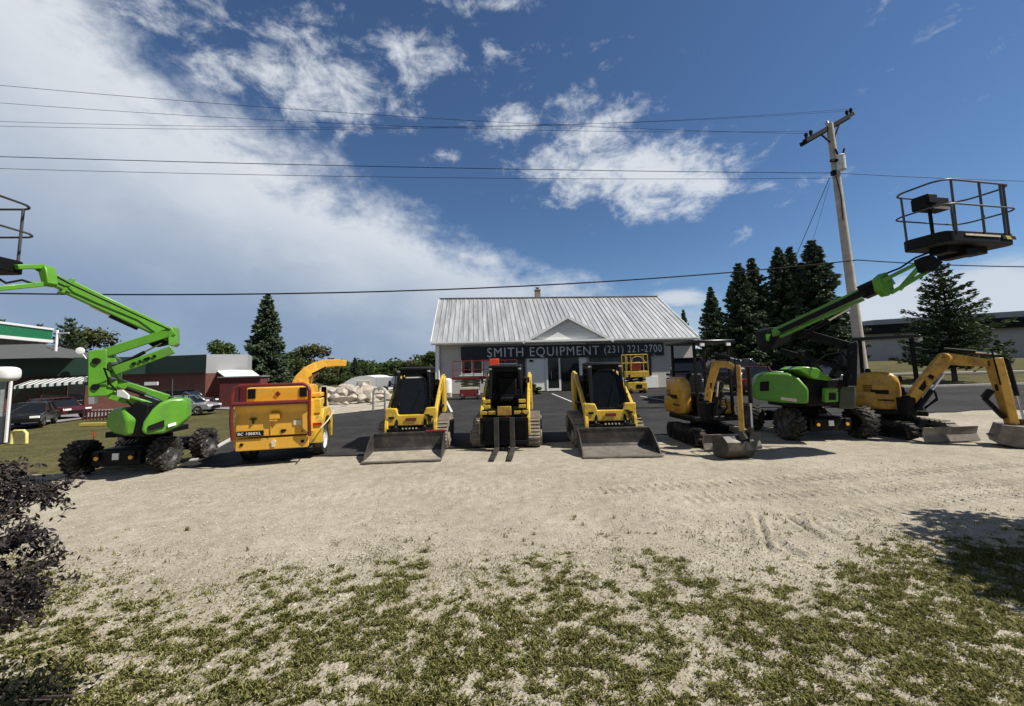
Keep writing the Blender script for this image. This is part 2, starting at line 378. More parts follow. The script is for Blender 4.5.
# ------------------------------------------------------------------ pieces shared by machines
def add_tyre(T, c, r, w, m_rim, lugs=20, tm=None, rimside=1, name='tyre', lug=True):
    mb = MB(); rr = r-.035 if lug else r
    mb.lathe([(rr*.60, -w*.42), (rr*.72, -w*.5), (rr*.93, -w*.5), (rr, -w*.38), (rr, w*.38), (rr*.93, w*.5), (rr*.72, w*.5), (rr*.60, w*.42)], c, 32)
    if lug:
        for k in range(lugs):
            for sd in (-1, 1):
                a = 2*math.pi*(k+(.5 if sd > 0 else 0))/lugs
                rt = Matrix.Rotation(a, 3, 'X') @ Matrix.Rotation(sd*R(28), 3, 'Z')
                p = Vector(c)+Matrix.Rotation(a, 3, 'X') @ Vector((sd*w*.25, 0, rr+.004))
                mb.box(p, (w*.54, .055, .045), rt)
    t = T.part(name, mb, tm or M['rubber'])
    mb = MB()
    mb.lathe([(.001, -w*.30), (rr*.2, -w*.34), (rr*.25, -w*.26), (rr*.5, -w*.22), (rr*.61, -w*.44), (rr*.61, w*.44), (rr*.5, w*.22), (rr*.25, w*.26), (rr*.2, w*.34), (.001, w*.30)], c, 28)
    for k in range(8):
        a = 2*math.pi*k/8
        for sd in (-1, 1): mb.cyl(Vector(c)+Vector((sd*w*.22, rr*.36*math.cos(a), rr*.36*math.sin(a))), Vector(c)+Vector((sd*w*.29, rr*.36*math.cos(a), rr*.36*math.sin(a))), .016, n=6)
    T.part('rim', mb, m_rim, t)
    return t

def rrect(L, W, r, z, c, yaw, n=5):
    pts = []
    for sx, sy, a0 in ((1, 1, 0), (-1, 1, 90), (-1, -1, 180), (1, -1, 270)):
        for k in range(n+1):
            a = R(a0+90*k/n); pts.append(Vector((sx*(L/2-r)+r*math.cos(a), sy*(W/2-r)+r*math.sin(a), 0)))
    m = Matrix.Rotation(yaw, 3, 'Z'); return [m @ p+Vector((c[0], c[1], z)) for p in pts]

def basket(T, c, zd, L, W, yaw, railm, hr=1.1, toe=.16):
    m = Matrix.Rotation(yaw, 3, 'Z'); cc = Vector((c[0], c[1], 0))
    def q(x, y, z): return m @ Vector((x, y, 0))+cc+Vector((0, 0, z))
    mb = MB(); pts = rrect(L, W, .18, 0, c, yaw); n = len(pts)
    mb.add([p+Vector((0, 0, zd-toe)) for p in pts]+[p+Vector((0, 0, zd+.05)) for p in pts],
           [tuple(range(n-1, -1, -1)), tuple(range(n, 2*n))]+[(k, (k+1) % n, n+(k+1) % n, n+k) for k in range(n)])
    dk = T.part('platform_deck', mb, M['black'], world=True, bevel=.015)
    mb = MB(); mb.box(q(L*.36, -W/2-.012, zd-.045), (L*.2, .012, .07), m)
    T.part('hazard_strip', mb, M['hazard'], dk, world=True)
    mb = MB(); mb.box(q(-L*.02, -W/2-.012, zd-.03), (L*.5, .012, .035), m)
    T.part('edge_label', mb, M['cream'], dk, world=True)
    mb = MB(); mb.tube(rrect(L+.06, W+.06, .25, zd+hr, c, yaw), .019, closed=True)
    mb.tube(rrect(L+.14, W+.14, .25, zd+hr*.52, c, yaw), .017, closed=True)
    T.part('guard_rail', mb, railm, world=True)
    for x, y in ((-L*.38, -W/2), (0.02*L, -W/2), (L*.33, -W/2), (-L*.38, W/2), (L*.02, W/2), (L*.38, W/2), (L*.38, -W/2)):
        mb = MB(); mb.cyl(q(x, y, zd), q(x, y*1.03, zd+hr), .02, n=8); T.part('rail_post', mb, railm, world=True)
    mb = MB(); mb.box(q(-L*.12, W*.28, zd+hr*.80), (L*.36, .26, .26), m); mb.box(q(-L*.22, W*.25, zd+hr*.86), (L*.14, .3, .2), m)
    mb.cyl(q(-L*.12, W*.3, zd), q(-L*.12, W*.3, zd+hr*.7), .03)
    cb = T.part('control_box', mb, M['black'], world=True, bevel=.02)
    mb = MB(); mb.box(q(-L*.08, W*.28-.135, zd+hr*.70), (L*.26, .012, .06), m); T.part('control_label', mb, M['steellight'], cb, world=True)
    mb = MB()
    mb.tube([q(L*.06, -W*.45, zd+hr*.45), q(L*.09, -W*.45, zd+hr*.36), q(L*.07, -W*.45, zd+hr*.28), q(L*.04, -W*.45, zd+hr*.3)], .012)
    T.part('hook', mb, M['black'], world=True)
    mb = MB(); mb.bar(q(-L*.3, 0, zd-toe-.06), q(L*.3, 0, zd-toe-.06), .3, .14); mb.bar(q(-.05, -W*.3, zd-toe-.12), q(-.05, W*.3, zd-toe-.12), .3, .16)
    T.part('platform_bracket', mb, M['black'], world=True, bevel=.02)

def lift_chassis(T, tw, wb, r, w):
    mb = MB(); mb.box((0, 0, r+.05), (tw*.9, wb*2+.2, .22)); mb.box((0, -wb-.12, r-.02), (tw*1.15, .16, .30)); mb.box((0, wb+.1, r), (tw*1.45, .16, .30))
    mb.box((tw*.42, -wb-.2, r+.04), (.1, .1, .18)); mb.box((-tw*.42, -wb-.2, r+.04), (.1, .1, .18))
    ch = T.part('chassis', mb, M['black'], bevel=.015)
    for sy in (-1, 1):
        mb = MB(); mb.cyl((-tw, sy*wb, r), (tw, sy*wb, r), .075)
        for sx in (-1, 1): mb.cyl((sx*(tw-w*.7), sy*wb, r), (sx*(tw-w*.3), sy*wb, r), .14)
        T.part('axle', mb, M['black'], ch)
    mb = MB(); mb.box((.0, -wb-.215, r+.02), (.12, .02, .13)); T.part('white_plate', mb, M['white'], ch)
    for sx in (-1, 1):
        mb = MB(); mb.cyl((sx*tw*.4, -wb-.25, r), (sx*tw*.4, -wb-.275, r), .04); T.part('marker_lamp', mb, M['amber'], ch)
    for sx in (-1, 1):
        for sy in (-1, 1): add_tyre(T, (sx*tw, sy*wb, r), r, w, M['rim'])
    mb = MB(); mb.cyl((0, 0, r+.15), (0, 0, r+.32), .42, n=24); mb.box((0, 0, r+.42), (tw*1.25, 1.0, .12)); T.part('turntable', mb, M['black'], bevel=.01)
    mb = MB()
    for k in range(4):
        y = -.3+k*.12; mb.tube([(-.15+.1*k, -wb-.05, r+.2), (-.1+.08*k, -wb*.5, r+.36+.03*k), (.05*k, -.3, r+.45)], .012, 6)
    T.part('hydraulic_hose', mb, M['wire'])

def hydr(T, a, b, r=.035, split=.55, world=True, parent=None):
    a, b = Vector(a), Vector(b); m = a.lerp(b, split); mb = MB(); mb.cyl(a, m, r, n=10); o = T.part('hydraulic_cylinder', mb, M['black'], parent, world=world)
    mb = MB(); mb.cyl(m, b, r*.5, n=8); T.part('piston_rod', mb, M['chrome'], o, world=world); return o

# ------------------------------------------------------------------ LEFT BOOM LIFT
def arm(T, a, b, w, h, m, name='riser_arm', bevel=.012):
    mb = MB(); mb.bar(a, b, w, h); return T.part(name, mb, m, world=True, bevel=bevel)
fa, fb = G(76, 474), G(158, 474.5); fm = (fa+fb)/2
L = Thing('boom_lift', 'lime green boom lift on lugged tyres at the left end of the row', 'boom lift', (fm.x-.02, fm.y+.72, 0), R(6))
lift_chassis(L, .80, .62, .36, .27)
SL = .62
mb = MB(); mb.trace([(141, 430), (143, 422), (152, 409), (160, 402.5), (170, 398.5), (184, 398), (187, 401), (187, 419), (178, 427), (163, 433.5), (144, 435)], 7.65, .62, SL)
hood = L.part('engine_cover', mb, M['lime'], world=True, bevel=.05, seg=3)
mb = MB(); mb.trace([(148, 426), (164, 420), (164, 427), (149, 431)], 7.70, .05, SL); L.part('vent', mb, M['black'], hood, world=True)
mb = MB(); mb.trace([(168, 424.5), (176, 422), (176, 425), (168, 427.5)], 7.93, .03, SL); L.part('white_sticker', mb, M['white'], hood, world=True)
mb = MB(); mb.tube([P(183, 398, 8.3), P(183, 394, 8.3), P(186, 392.5, 8.3), P(189, 394, 8.3), P(189, 398, 8.3)], .02); L.part('lifting_eye', mb, M['railgrey'], hood, world=True)
mb = MB(); mb.cyl(P(172, 400, 8.4), P(172.5, 379, 8.4), .012); L.part('antenna', mb, M['railgrey'], world=True)
mb = MB(); mb.trace([(105, 427), (107, 413), (113, 408), (121, 407), (125, 420), (124, 436), (113, 434)], 8.25, .4, -1.2)
L.part('counterweight_cover', mb, M['lime'], world=True, bevel=.05, seg=3)
mb = MB(); mb.trace([(121, 436), (124, 410), (136, 402), (148, 405), (144, 437)], 7.85, .5); L.part('turret', mb, M['black'], world=True, bevel=.02)
mb = MB(); mb.trace([(87.5, 352), (91, 350.5), (106.5, 348.5), (107, 351), (106, 396), (87, 397)], 7.45, .32, .38)
kb = L.part('knuckle_block', mb, M['lime'], world=True, bevel=.018)
for px, py in ((97, 361), (96, 387)):
    p = P(px, py, 7.45*(1+.38*9.5/F)); nv = Vector((-.38, 1, 0)).normalized(); mb = MB(); mb.cyl(p-nv*.045, p+nv*.1, .058, n=20); L.part('pivot_pin', mb, M['blackgl'], kb, world=True)
mb = MB(); mb.trace([(106, 352), (116, 359), (117, 384), (112, 393), (106, 396)], 7.6, .26, .5); L.part('side_plate', mb, M['lime'], kb, world=True, bevel=.012)
for px, py in ((111, 364), (111, 379)):
    p = P(px, py, 7.62); mb = MB(); mb.cyl(p-Vector((0, .03, 0)), p+Vector((0, .1, 0)), .04); L.part('pivot_bolt', mb, M['railgrey'], kb, world=True)
mb = MB(); mb.trace([(88.5, 397), (94.5, 397), (94.5, 404), (88.5, 404)], 7.6, .06); L.part('white_tag', mb, M['white'], kb, world=True)
mb = MB(); mb.trace([(84, 377), (87, 377), (87, 382), (84, 382)], 7.6, .06); L.part('white_tag', mb, M['white'], kb, world=True)
for dy in (0, .24):
    arm(L, P(104, 353.5, 7.6+dy), P(174, 331, 8.05+dy), .06, .17, M['lime'])
    arm(L, P(114, 371, 7.65+dy), P(173, 349.5, 8.05+dy), .06, .17, M['lime'])
for (u, q) in ((.3, .36), (.42, .45), (.5, .6), (.66, .7)):
    A_, B_2 = P(114, 371, 7.63), P(173, 349.5, 8.03); mb = MB(); mb.bar(A_.lerp(B_2, u), A_.lerp(B_2, q), .075, .05); L.part('arm_decal', mb, M['black'], world=True)
arm(L, P(114, 381.5, 7.8), P(168, 398.5, 8.3), .2, .15, M['lime'])
arm(L, P(110, 394, 7.75), P(158, 408.5, 8.2), .2, .17, M['lime'])
mb = MB(); mb.trace([(117, 390), (122, 390), (128, 395), (128, 399), (117, 396)], 7.6, .03); L.part('white_sticker', mb, M['white'], world=True)
mb = MB(); mb.trace([(168, 328.5), (173, 326), (176.5, 327), (177, 344), (174, 346.5), (168, 345)], 7.98, .32, .6); L.part('knuckle_plate', mb, M['lime'], world=True, bevel=.015)
mb = MB(); mb.trace([(146, 343), (168, 331), (168, 343), (152, 347)], 8.15, .18); L.part('boom_link', mb, M['black'], world=True, bevel=.02)
boomL = arm(L, P(172, 336, 8.2), P(64, 285, 7.0), .17, .255, M['lime'], 'main_boom', .018)
arm(L, P(75, 290.5, 7.1), P(46, 276.5, 6.75), .13, .19, M['lime'], 'boom_extension')
mb = MB(); mb.bar(P(68, 287, 7.03), P(64.5, 285.4, 6.99), .21, .31); L.part('boom_collar', mb, M['lime'], boomL, world=True, bevel=.01)
mb = MB(); mb.tube([P(170, 330, 8.0), P(140, 316.5, 7.7), P(100, 298, 7.25), P(70, 284, 6.95), P(50, 273, 6.7)], .014, 6); L.part('hydraulic_hose', mb, M['wire'], world=True)
mb = MB(); mb.tube([P(112, 372, 7.55), P(104, 368, 7.42), P(110, 384, 7.6), P(122, 396, 7.8), P(134, 408, 7.9)], .016, 6); L.part('hydraulic_hose', mb, M['wire'], world=True)
hydr(L, P(126, 388, 7.72), P(160, 400, 8.05), .04, .55)
hydr(L, P(118, 366, 7.72), P(162, 343, 8.0), .035, .6)
hydr(L, P(138, 328, 7.85), P(90, 306, 7.25), .05, .6)
mb = MB(); mb.trace([(28, 266), (44, 265), (46, 270), (48, 283), (42, 286), (38, 272)], 6.6, .16); L.part('jib_knuckle', mb, M['lime'], world=True, bevel=.012)
arm(L, P(45, 284, 6.65), P(-6, 289, 6.1), .09, .08, M['lime'], 'jib_arm'); arm(L, P(44, 266.5, 6.65), P(16, 267, 6.3), .09, .08, M['lime'], 'jib_arm')
basket(L, (P(23, 262, 6.1).x-1.20, 6.1), P(20, 258.5, 6.1).z, 1.62, .75, R(4), M['railgrey'], hr=1.0)
mb = MB(); mb.tube([P(34, 284, 6.5), P(22, 280, 6.4), P(6, 283, 6.3), P(-6, 276, 6.2)], .02, 6); L.part('hydraulic_hose', mb, M['wire'], world=True)

# ------------------------------------------------------------------ RIGHT BOOM LIFT
fa, fb = G(790, 440.5), G(866, 438.5); fm = (fa+fb)/2
T = Thing('boom_lift', 'green boom lift with raised black basket, between the two mini excavators', 'boom lift', (fm.x, fm.y+.86, 0), R(0))
lift_chassis(T, .89, .80, .40, .34)
SR = -.5
mb = MB(); mb.trace([(752, 396), (752, 386), (757, 376), (767, 372.5), (788, 373), (799, 378), (809, 389), (809, 404), (783, 403), (756, 400)], 10.2, .8, SR)
hood = T.part('engine_cover', mb, M['lime'], world=True, bevel=.06, seg=3)
mb = MB(); mb.trace([(760, 382), (769, 381), (769, 391), (760, 391)], 10.08, .05, SR); T.part('vent', mb, M['black'], hood, world=True)
mb = MB(); mb.trace([(781, 397), (797, 399), (797, 402), (781, 400)], 9.81, .04, SR); T.part('white_sticker', mb, M['cream'], hood, world=True)
mb = MB(); mb.trace([(798, 369.5), (804, 366.5), (817, 368), (832, 378), (832, 381), (815, 379)], 9.6, .7); T.part('top_cover', mb, M['lime'], world=True, bevel=.02)
mb = MB(); mb.trace([(806, 379), (846, 379), (846, 406), (806, 406)], 9.75, .8); T.part('turret', mb, M['black'], world=True, bevel=.03)
mb = MB(); mb.trace([(826, 388), (839, 387.5), (839, 402), (826, 402.5)], 9.55, .12, .2); pn = T.part('side_panel', mb, M['lime'], world=True, bevel=.03)
mb = MB(); mb.trace([(830, 393), (836, 393), (836, 400), (830, 400)], 9.545, .05, .2); T.part('vent', mb, M['black'], pn, world=True)
mb = MB(); mb.trace([(839, 386), (856, 385), (856, 409), (839, 409)], 9.75, .5, -.3); T.part('tool_box', mb, mat('grey_green_plastic', (.05, .06, .04), .5), world=True, bevel=.03)
mb = MB(); mb.trace([(847, 345), (857, 341), (858, 345), (857, 386), (847, 386)], 9.35, .36, -.5); kb = T.part('knuckle_block', mb, M['black'], world=True, bevel=.018)
for px, py in ((852, 353), (852, 376)):
    p = P(px, py, 9.30); mb = MB(); mb.cyl(p-Vector((0, .012, 0)), p+Vector((0, .1, 0)), .06, n=20); T.part('pivot_pin', mb, M['blackgl'], kb, world=True)
for dy in (0, .3):
    arm(T, P(855, 348, 9.4+dy), P(796, 331, 10.0+dy), .08, .2, M['black']); arm(T, P(850, 371, 9.5+dy), P(780, 350, 10.0+dy), .06, .11, M['black'])
arm(T, P(849, 384, 9.75), P(800, 372, 10.4), .3, .15, M['black'])
mb = MB(); mb.trace([(766, 330), (770, 327.5), (800, 326), (806, 334), (777, 348), (771, 350), (767, 345)], 9.98, .42); T.part('knuckle_plate', mb, M['black'], world=True, bevel=.015)
mb = MB(); mb.trace([(766, 334), (771, 334), (769, 341), (767, 341)], 9.94, .03); T.part('lime_sticker', mb, M['lime'], world=True)
boomR = arm(T, P(772, 334, 10.05), P(872, 288, 8.5), .17, .185, M['lime'], 'main_boom', .018)
arm(T, P(780, 337, 9.8), P(864, 299, 8.55), .1, .06, M['lime'], 'boom_rail')
arm(T, P(866, 291, 8.6), P(892, 279.5, 8.2), .15, .2, M['lime'], 'boom_extension')
mb = MB(); mb.bar(P(862, 293, 8.65), P(880, 285, 8.38), .26, .29); T.part('boom_collar', mb, M['black'], boomR, world=True, bevel=.01)
mb = MB(); mb.tube([P(778, 330, 9.85), P(810, 315, 9.3), P(840, 301, 8.85), P(870, 286, 8.4), P(884, 277, 8.15)], .016, 6); T.part('hydraulic_hose', mb, M['wire'], world=True)
mb = MB(); mb.tube([P(812, 366, 9.6), P(826, 355, 9.5), P(842, 352, 9.4), P(850, 362, 9.3), P(846, 380, 9.4), P(838, 392, 9.5)], .018, 6); T.part('hydraulic_hose', mb, M['wire'], world=True)
mb = MB(); mb.trace([(812, 374), (800, 352), (806, 350), (824, 372)], 9.8, .14); mb.trace([(832, 376), (846, 352), (851, 354), (840, 378)], 9.8, .14); T.part('riser_link', mb, M['black'], world=True, bevel=.01)
arm(T, P(780, 331.5, 9.72), P(866, 291.5, 8.42), .05, .10, M['black'], 'cable_tray')  # added black strip darkens this side of the boom in place of shade
hydr(T, P(800, 337, 9.75), P(850, 308, 8.9), .05, .6)
mb = MB(); mb.trace([(879, 278), (886, 272), (892, 278), (895, 291), (889, 296), (882, 290)], 8.1, .18); T.part('jib_knuckle', mb, M['lime'], world=True, bevel=.015)
for a, b in (((882, 281), (926, 259)), ((891, 293), (930, 270)), ((899, 290), (922, 264))):
    mb = MB(); mb.bar(P(*a, 8.12), P(*b, 7.8), .08, .075); T.part('jib_arm', mb, M['lime'], world=True, bevel=.008)
mb = MB(); mb.trace([(923, 258), (932, 254), (944, 262), (936, 271), (928, 271)], 7.65, .2); T.part('basket_pivot', mb, M['black'], world=True, bevel=.02)
basket(T, (P(958, 250, 7.9).x, 7.9), P(958, 240.5, 7.9).z, 1.84, .80, R(12), M['railgrey'], hr=1.04, toe=.17)
mb = MB(); mb.tube([P(880, 276, 8.2), P(900, 268, 8.1), P(915, 258, 7.9), P(930, 252, 7.8)], .02, 6); T.part('hydraulic_hose', mb, M['wire'], world=True)

# ------------------------------------------------------------------ WOOD CHIPPER
T = Thing('wood_chipper', 'orange yellow towable wood chipper with maroon tube guard and curved chute', 'wood chipper', (-5.30, 8.80, 0), R(13))
mb = MB(); mb.box((0, .05, .47), (1.44, .06, .25)); mb.box((0, .12, .47), (1.40, .1, .27)); lp = T.part('rear_bumper', mb, M['orange'], bevel=.012)
for x in (-.6, .6):
    mb = MB(); mb.cyl((x, .005, .48), (x, .03, .48), .035); T.part('bumper_hole', mb, M['black'], lp)
mb = MB(); mb.cyl((0.02, .0, .5), (0.02, .03, .5), .05); mb.box((.02, .01, .44), (.06, .03, .08)); T.part('trailer_socket', mb, M['cream'], lp)
mb = MB(); mb.prism([(.0, .64), (.01, 1.14), (-.09, 1.27), (-.09, 1.32), (.5, 1.36), (.6, .64)], 'x', -.72, .72)
tray = T.part('infeed_table', mb, M['orange'], bevel=.012)
mb = MB(); mb.box((-.03, -.012, .9), (.012, .02, .48)); mb.box((.05, -.03, 1.07), (.2, .08, .13)); mb.box((.03, -.03, .98), (.16, .06, .05)); T.part('latch', mb, M['orange'], tray, bevel=.01)
for x in (-.38,):
    mb = MB(); mb.box((x, -.012, 1.02), (.12, .03, .03)); mb.box((x, -.02, .96), (.03, .03, .08)); T.part('handle', mb, M['black'], tray)
mb = MB(); mb.box((-.43, -.012, .71), (.52, .016, .115)); dc = T.part('model_decal', mb, M['black'], tray)
text(T, 'BC 1000XL', .085, (-.67, -.024, .708), dc, M['white'], .003, sx=1.0)
mb = MB(); mb.box((.52, -.008, 1.21), (.05, .02, .05)); T.part('reflector', mb, M['black'], tray)
mb = MB(); mb.prism([(.28, 1.36), (.28, 1.68), (.8, 1.72), (1.3, 1.65), (1.3, .6), (.5, .6)], 'x', -.64, .64); hp = T.part('infeed_hood', mb, M['orange'], bevel=.02)
for x in (-.53, .53):
    mb = MB(); mb.box((x, .27, 1.55), (.15, .03, .22)); T.part('hood_opening', mb, M['black'], hp)
mb = MB(); mb.box((0, .262, 1.53), (.085, .02, .085), Matrix.Rotation(R(45), 3, 'Y')); T.part('diamond_badge', mb, M['maroon'], hp)
for x in (-.6, -.2, .2, .6):
    mb = MB(); mb.cyl((x, -.015, .70), (x, .01, .70), .016, n=8); T.part('bolt', mb, M['black'], tray)
mb = MB(); mb.box((.50, -.010, .90), (.16, .012, .10)); T.part('warning_decal', mb, M['cream'], tray)
mb = MB(); mb.box((.22, -.010, .74), (.10, .012, .05)); T.part('small_decal', mb, M['black'], tray)
mb = MB(); mb.tube([(.6, .62, 1.3), (.78, .5, 1.2), (.82, .55, .95), (.74, .7, .8)], .018, 6); T.part('hydraulic_hose', mb, M['wire'])
mb = MB(); y0 = -.12
loop = [(-.755, -.03, .60), (-.76, y0, 1.0), (-.76, y0, 1.58), (-.72, y0, 1.70), (-.62, y0, 1.745), (.62, y0, 1.745), (.72, y0, 1.70), (.76, y0, 1.58), (.76, y0, 1.0), (.755, -.03, .60)]
mb.tube(loop, .038, 10); mb.tube([(-.76, y0, 1.36), (.76, y0, 1.36)], .045, 8)
T.part('guard_tube', mb, M['maroon'])
mb = MB(); mb.box((0, 1.5, .5), (1.1, 2.6, .16)); mb.box((0, 3.2, .45), (.12, 1.6, .12)); T.part('trailer_frame', mb, M['black'])
mb = MB(); mb.box((0, 2.0, 1.05), (1.1, 1.3, .9)); T.part('engine_housing', mb, M['orange'], bevel=.05)
mb = MB(); mb.box((.62, 1.55, 1.25), (.2, .4, .4)); mb.cyl((.74, 1.3, 1.45), (.74, 1.3, 1.62), .06); T.part('fuel_tank', mb, M['black'], bevel=.02)
mb = MB(); mb.box((.68, .7, 1.3), (.34, .34, .16)); mb.box((.70, .7, 1.46), (.30, .3, .10)); T.part('control_panel', mb, M['orange'], bevel=.02)
mb = MB(); mb.prism([(.40, .36), (.40, .86), (.55, 1.13), (1.15, 1.13), (1.5, .85), (1.5, .36), (1.38, .36), (1.3, .72), (1.05, .92), (.75, .92), (.52, .72), (.52, .36)], 'x', .60, .92)
mb.box((.76, .43, .55), (.32, .05, .36)); T.part('fender', mb, M['yellow'], bevel=.015)
mb = MB(); mb.prism([(.40, .36), (.40, .86), (.55, 1.13), (1.15, 1.13), (1.5, .85), (1.5, .36), (1.38, .36), (1.3, .72), (1.05, .92), (.75, .92), (.52, .72), (.52, .36)], 'x', -.92, -.60)
T.part('fender', mb, M['yellow'], bevel=.015)
mb = MB(); mb.box((.74, .60, 1.2), (.24, .30, .34)); T.part('battery_box', mb, M['yellow'], bevel=.02)
mb = MB(); mb.box((.76, .395, .80), (.30, .05, .05)); T.part('tail_lamp', mb, M['redlens'])
for sx in (-1, 1): add_tyre(T, (sx*.77, .95, .37), .37, .22, M['rimwhite'], lug=False)
# discharge chute: a curved square duct
pts = [P(301, 388, 9.7), P(303.5, 380, 9.75), P(309, 372.5, 9.8), P(317, 367, 9.9), P(327, 363.5, 10.), P(337, 362.8, 10.1), P(346, 363.2, 10.2)]
mb = MB()
ws = [.30, .30, .29, .28, .27, .26, .24]
ring = []
for i, p in enumerate(pts):
    d = (pts[min(i+1, 6)]-pts[max(i-1, 0)]).normalized(); sd = d.cross(Vector((-.1, 1, 0))).normalized(); u = sd.cross(d).normalized(); hh = [.19, .17, .14, .115, .095, .085, .075][i]
    ring += [p+sd*hh+u*ws[i]/2, p-sd*hh+u*ws[i]/2, p-sd*hh-u*ws[i]/2, p+sd*hh-u*ws[i]/2]
mb.add(ring, [(i*4+k, i*4+(k+1) % 4, i*4+4+(k+1) % 4, i*4+4+k) for i in range(6) for k in range(4)]+[(3, 2, 1, 0)])
ch = T.part('discharge_chute', mb, M['orange'], world=True, bevel=.01, smooth=False)
mb = MB(); mb.bar(P(312, 374.2, 9.62), P(326, 367.3, 9.82), .02, .05); T.part('chute_slot', mb, M['black'], ch, world=True)
mb = MB(); mb.box(P(331, 359.8, 10.05), (.12, .1, .08)); T.part('chute_bracket', mb, M['black'], ch, world=True)
mb = MB(); mb.cyl(P(300.5, 397, 9.65), P(301, 386, 9.65), .2, n=18); T.part('chute_base', mb, M['black'], world=True)
mb = MB(); mb.tube([P(321, 428, 8.7), P(328, 420, 9.6), P(334, 411, 10.6)], .014); T.part('safety_wire', mb, M['cream'], world=True)

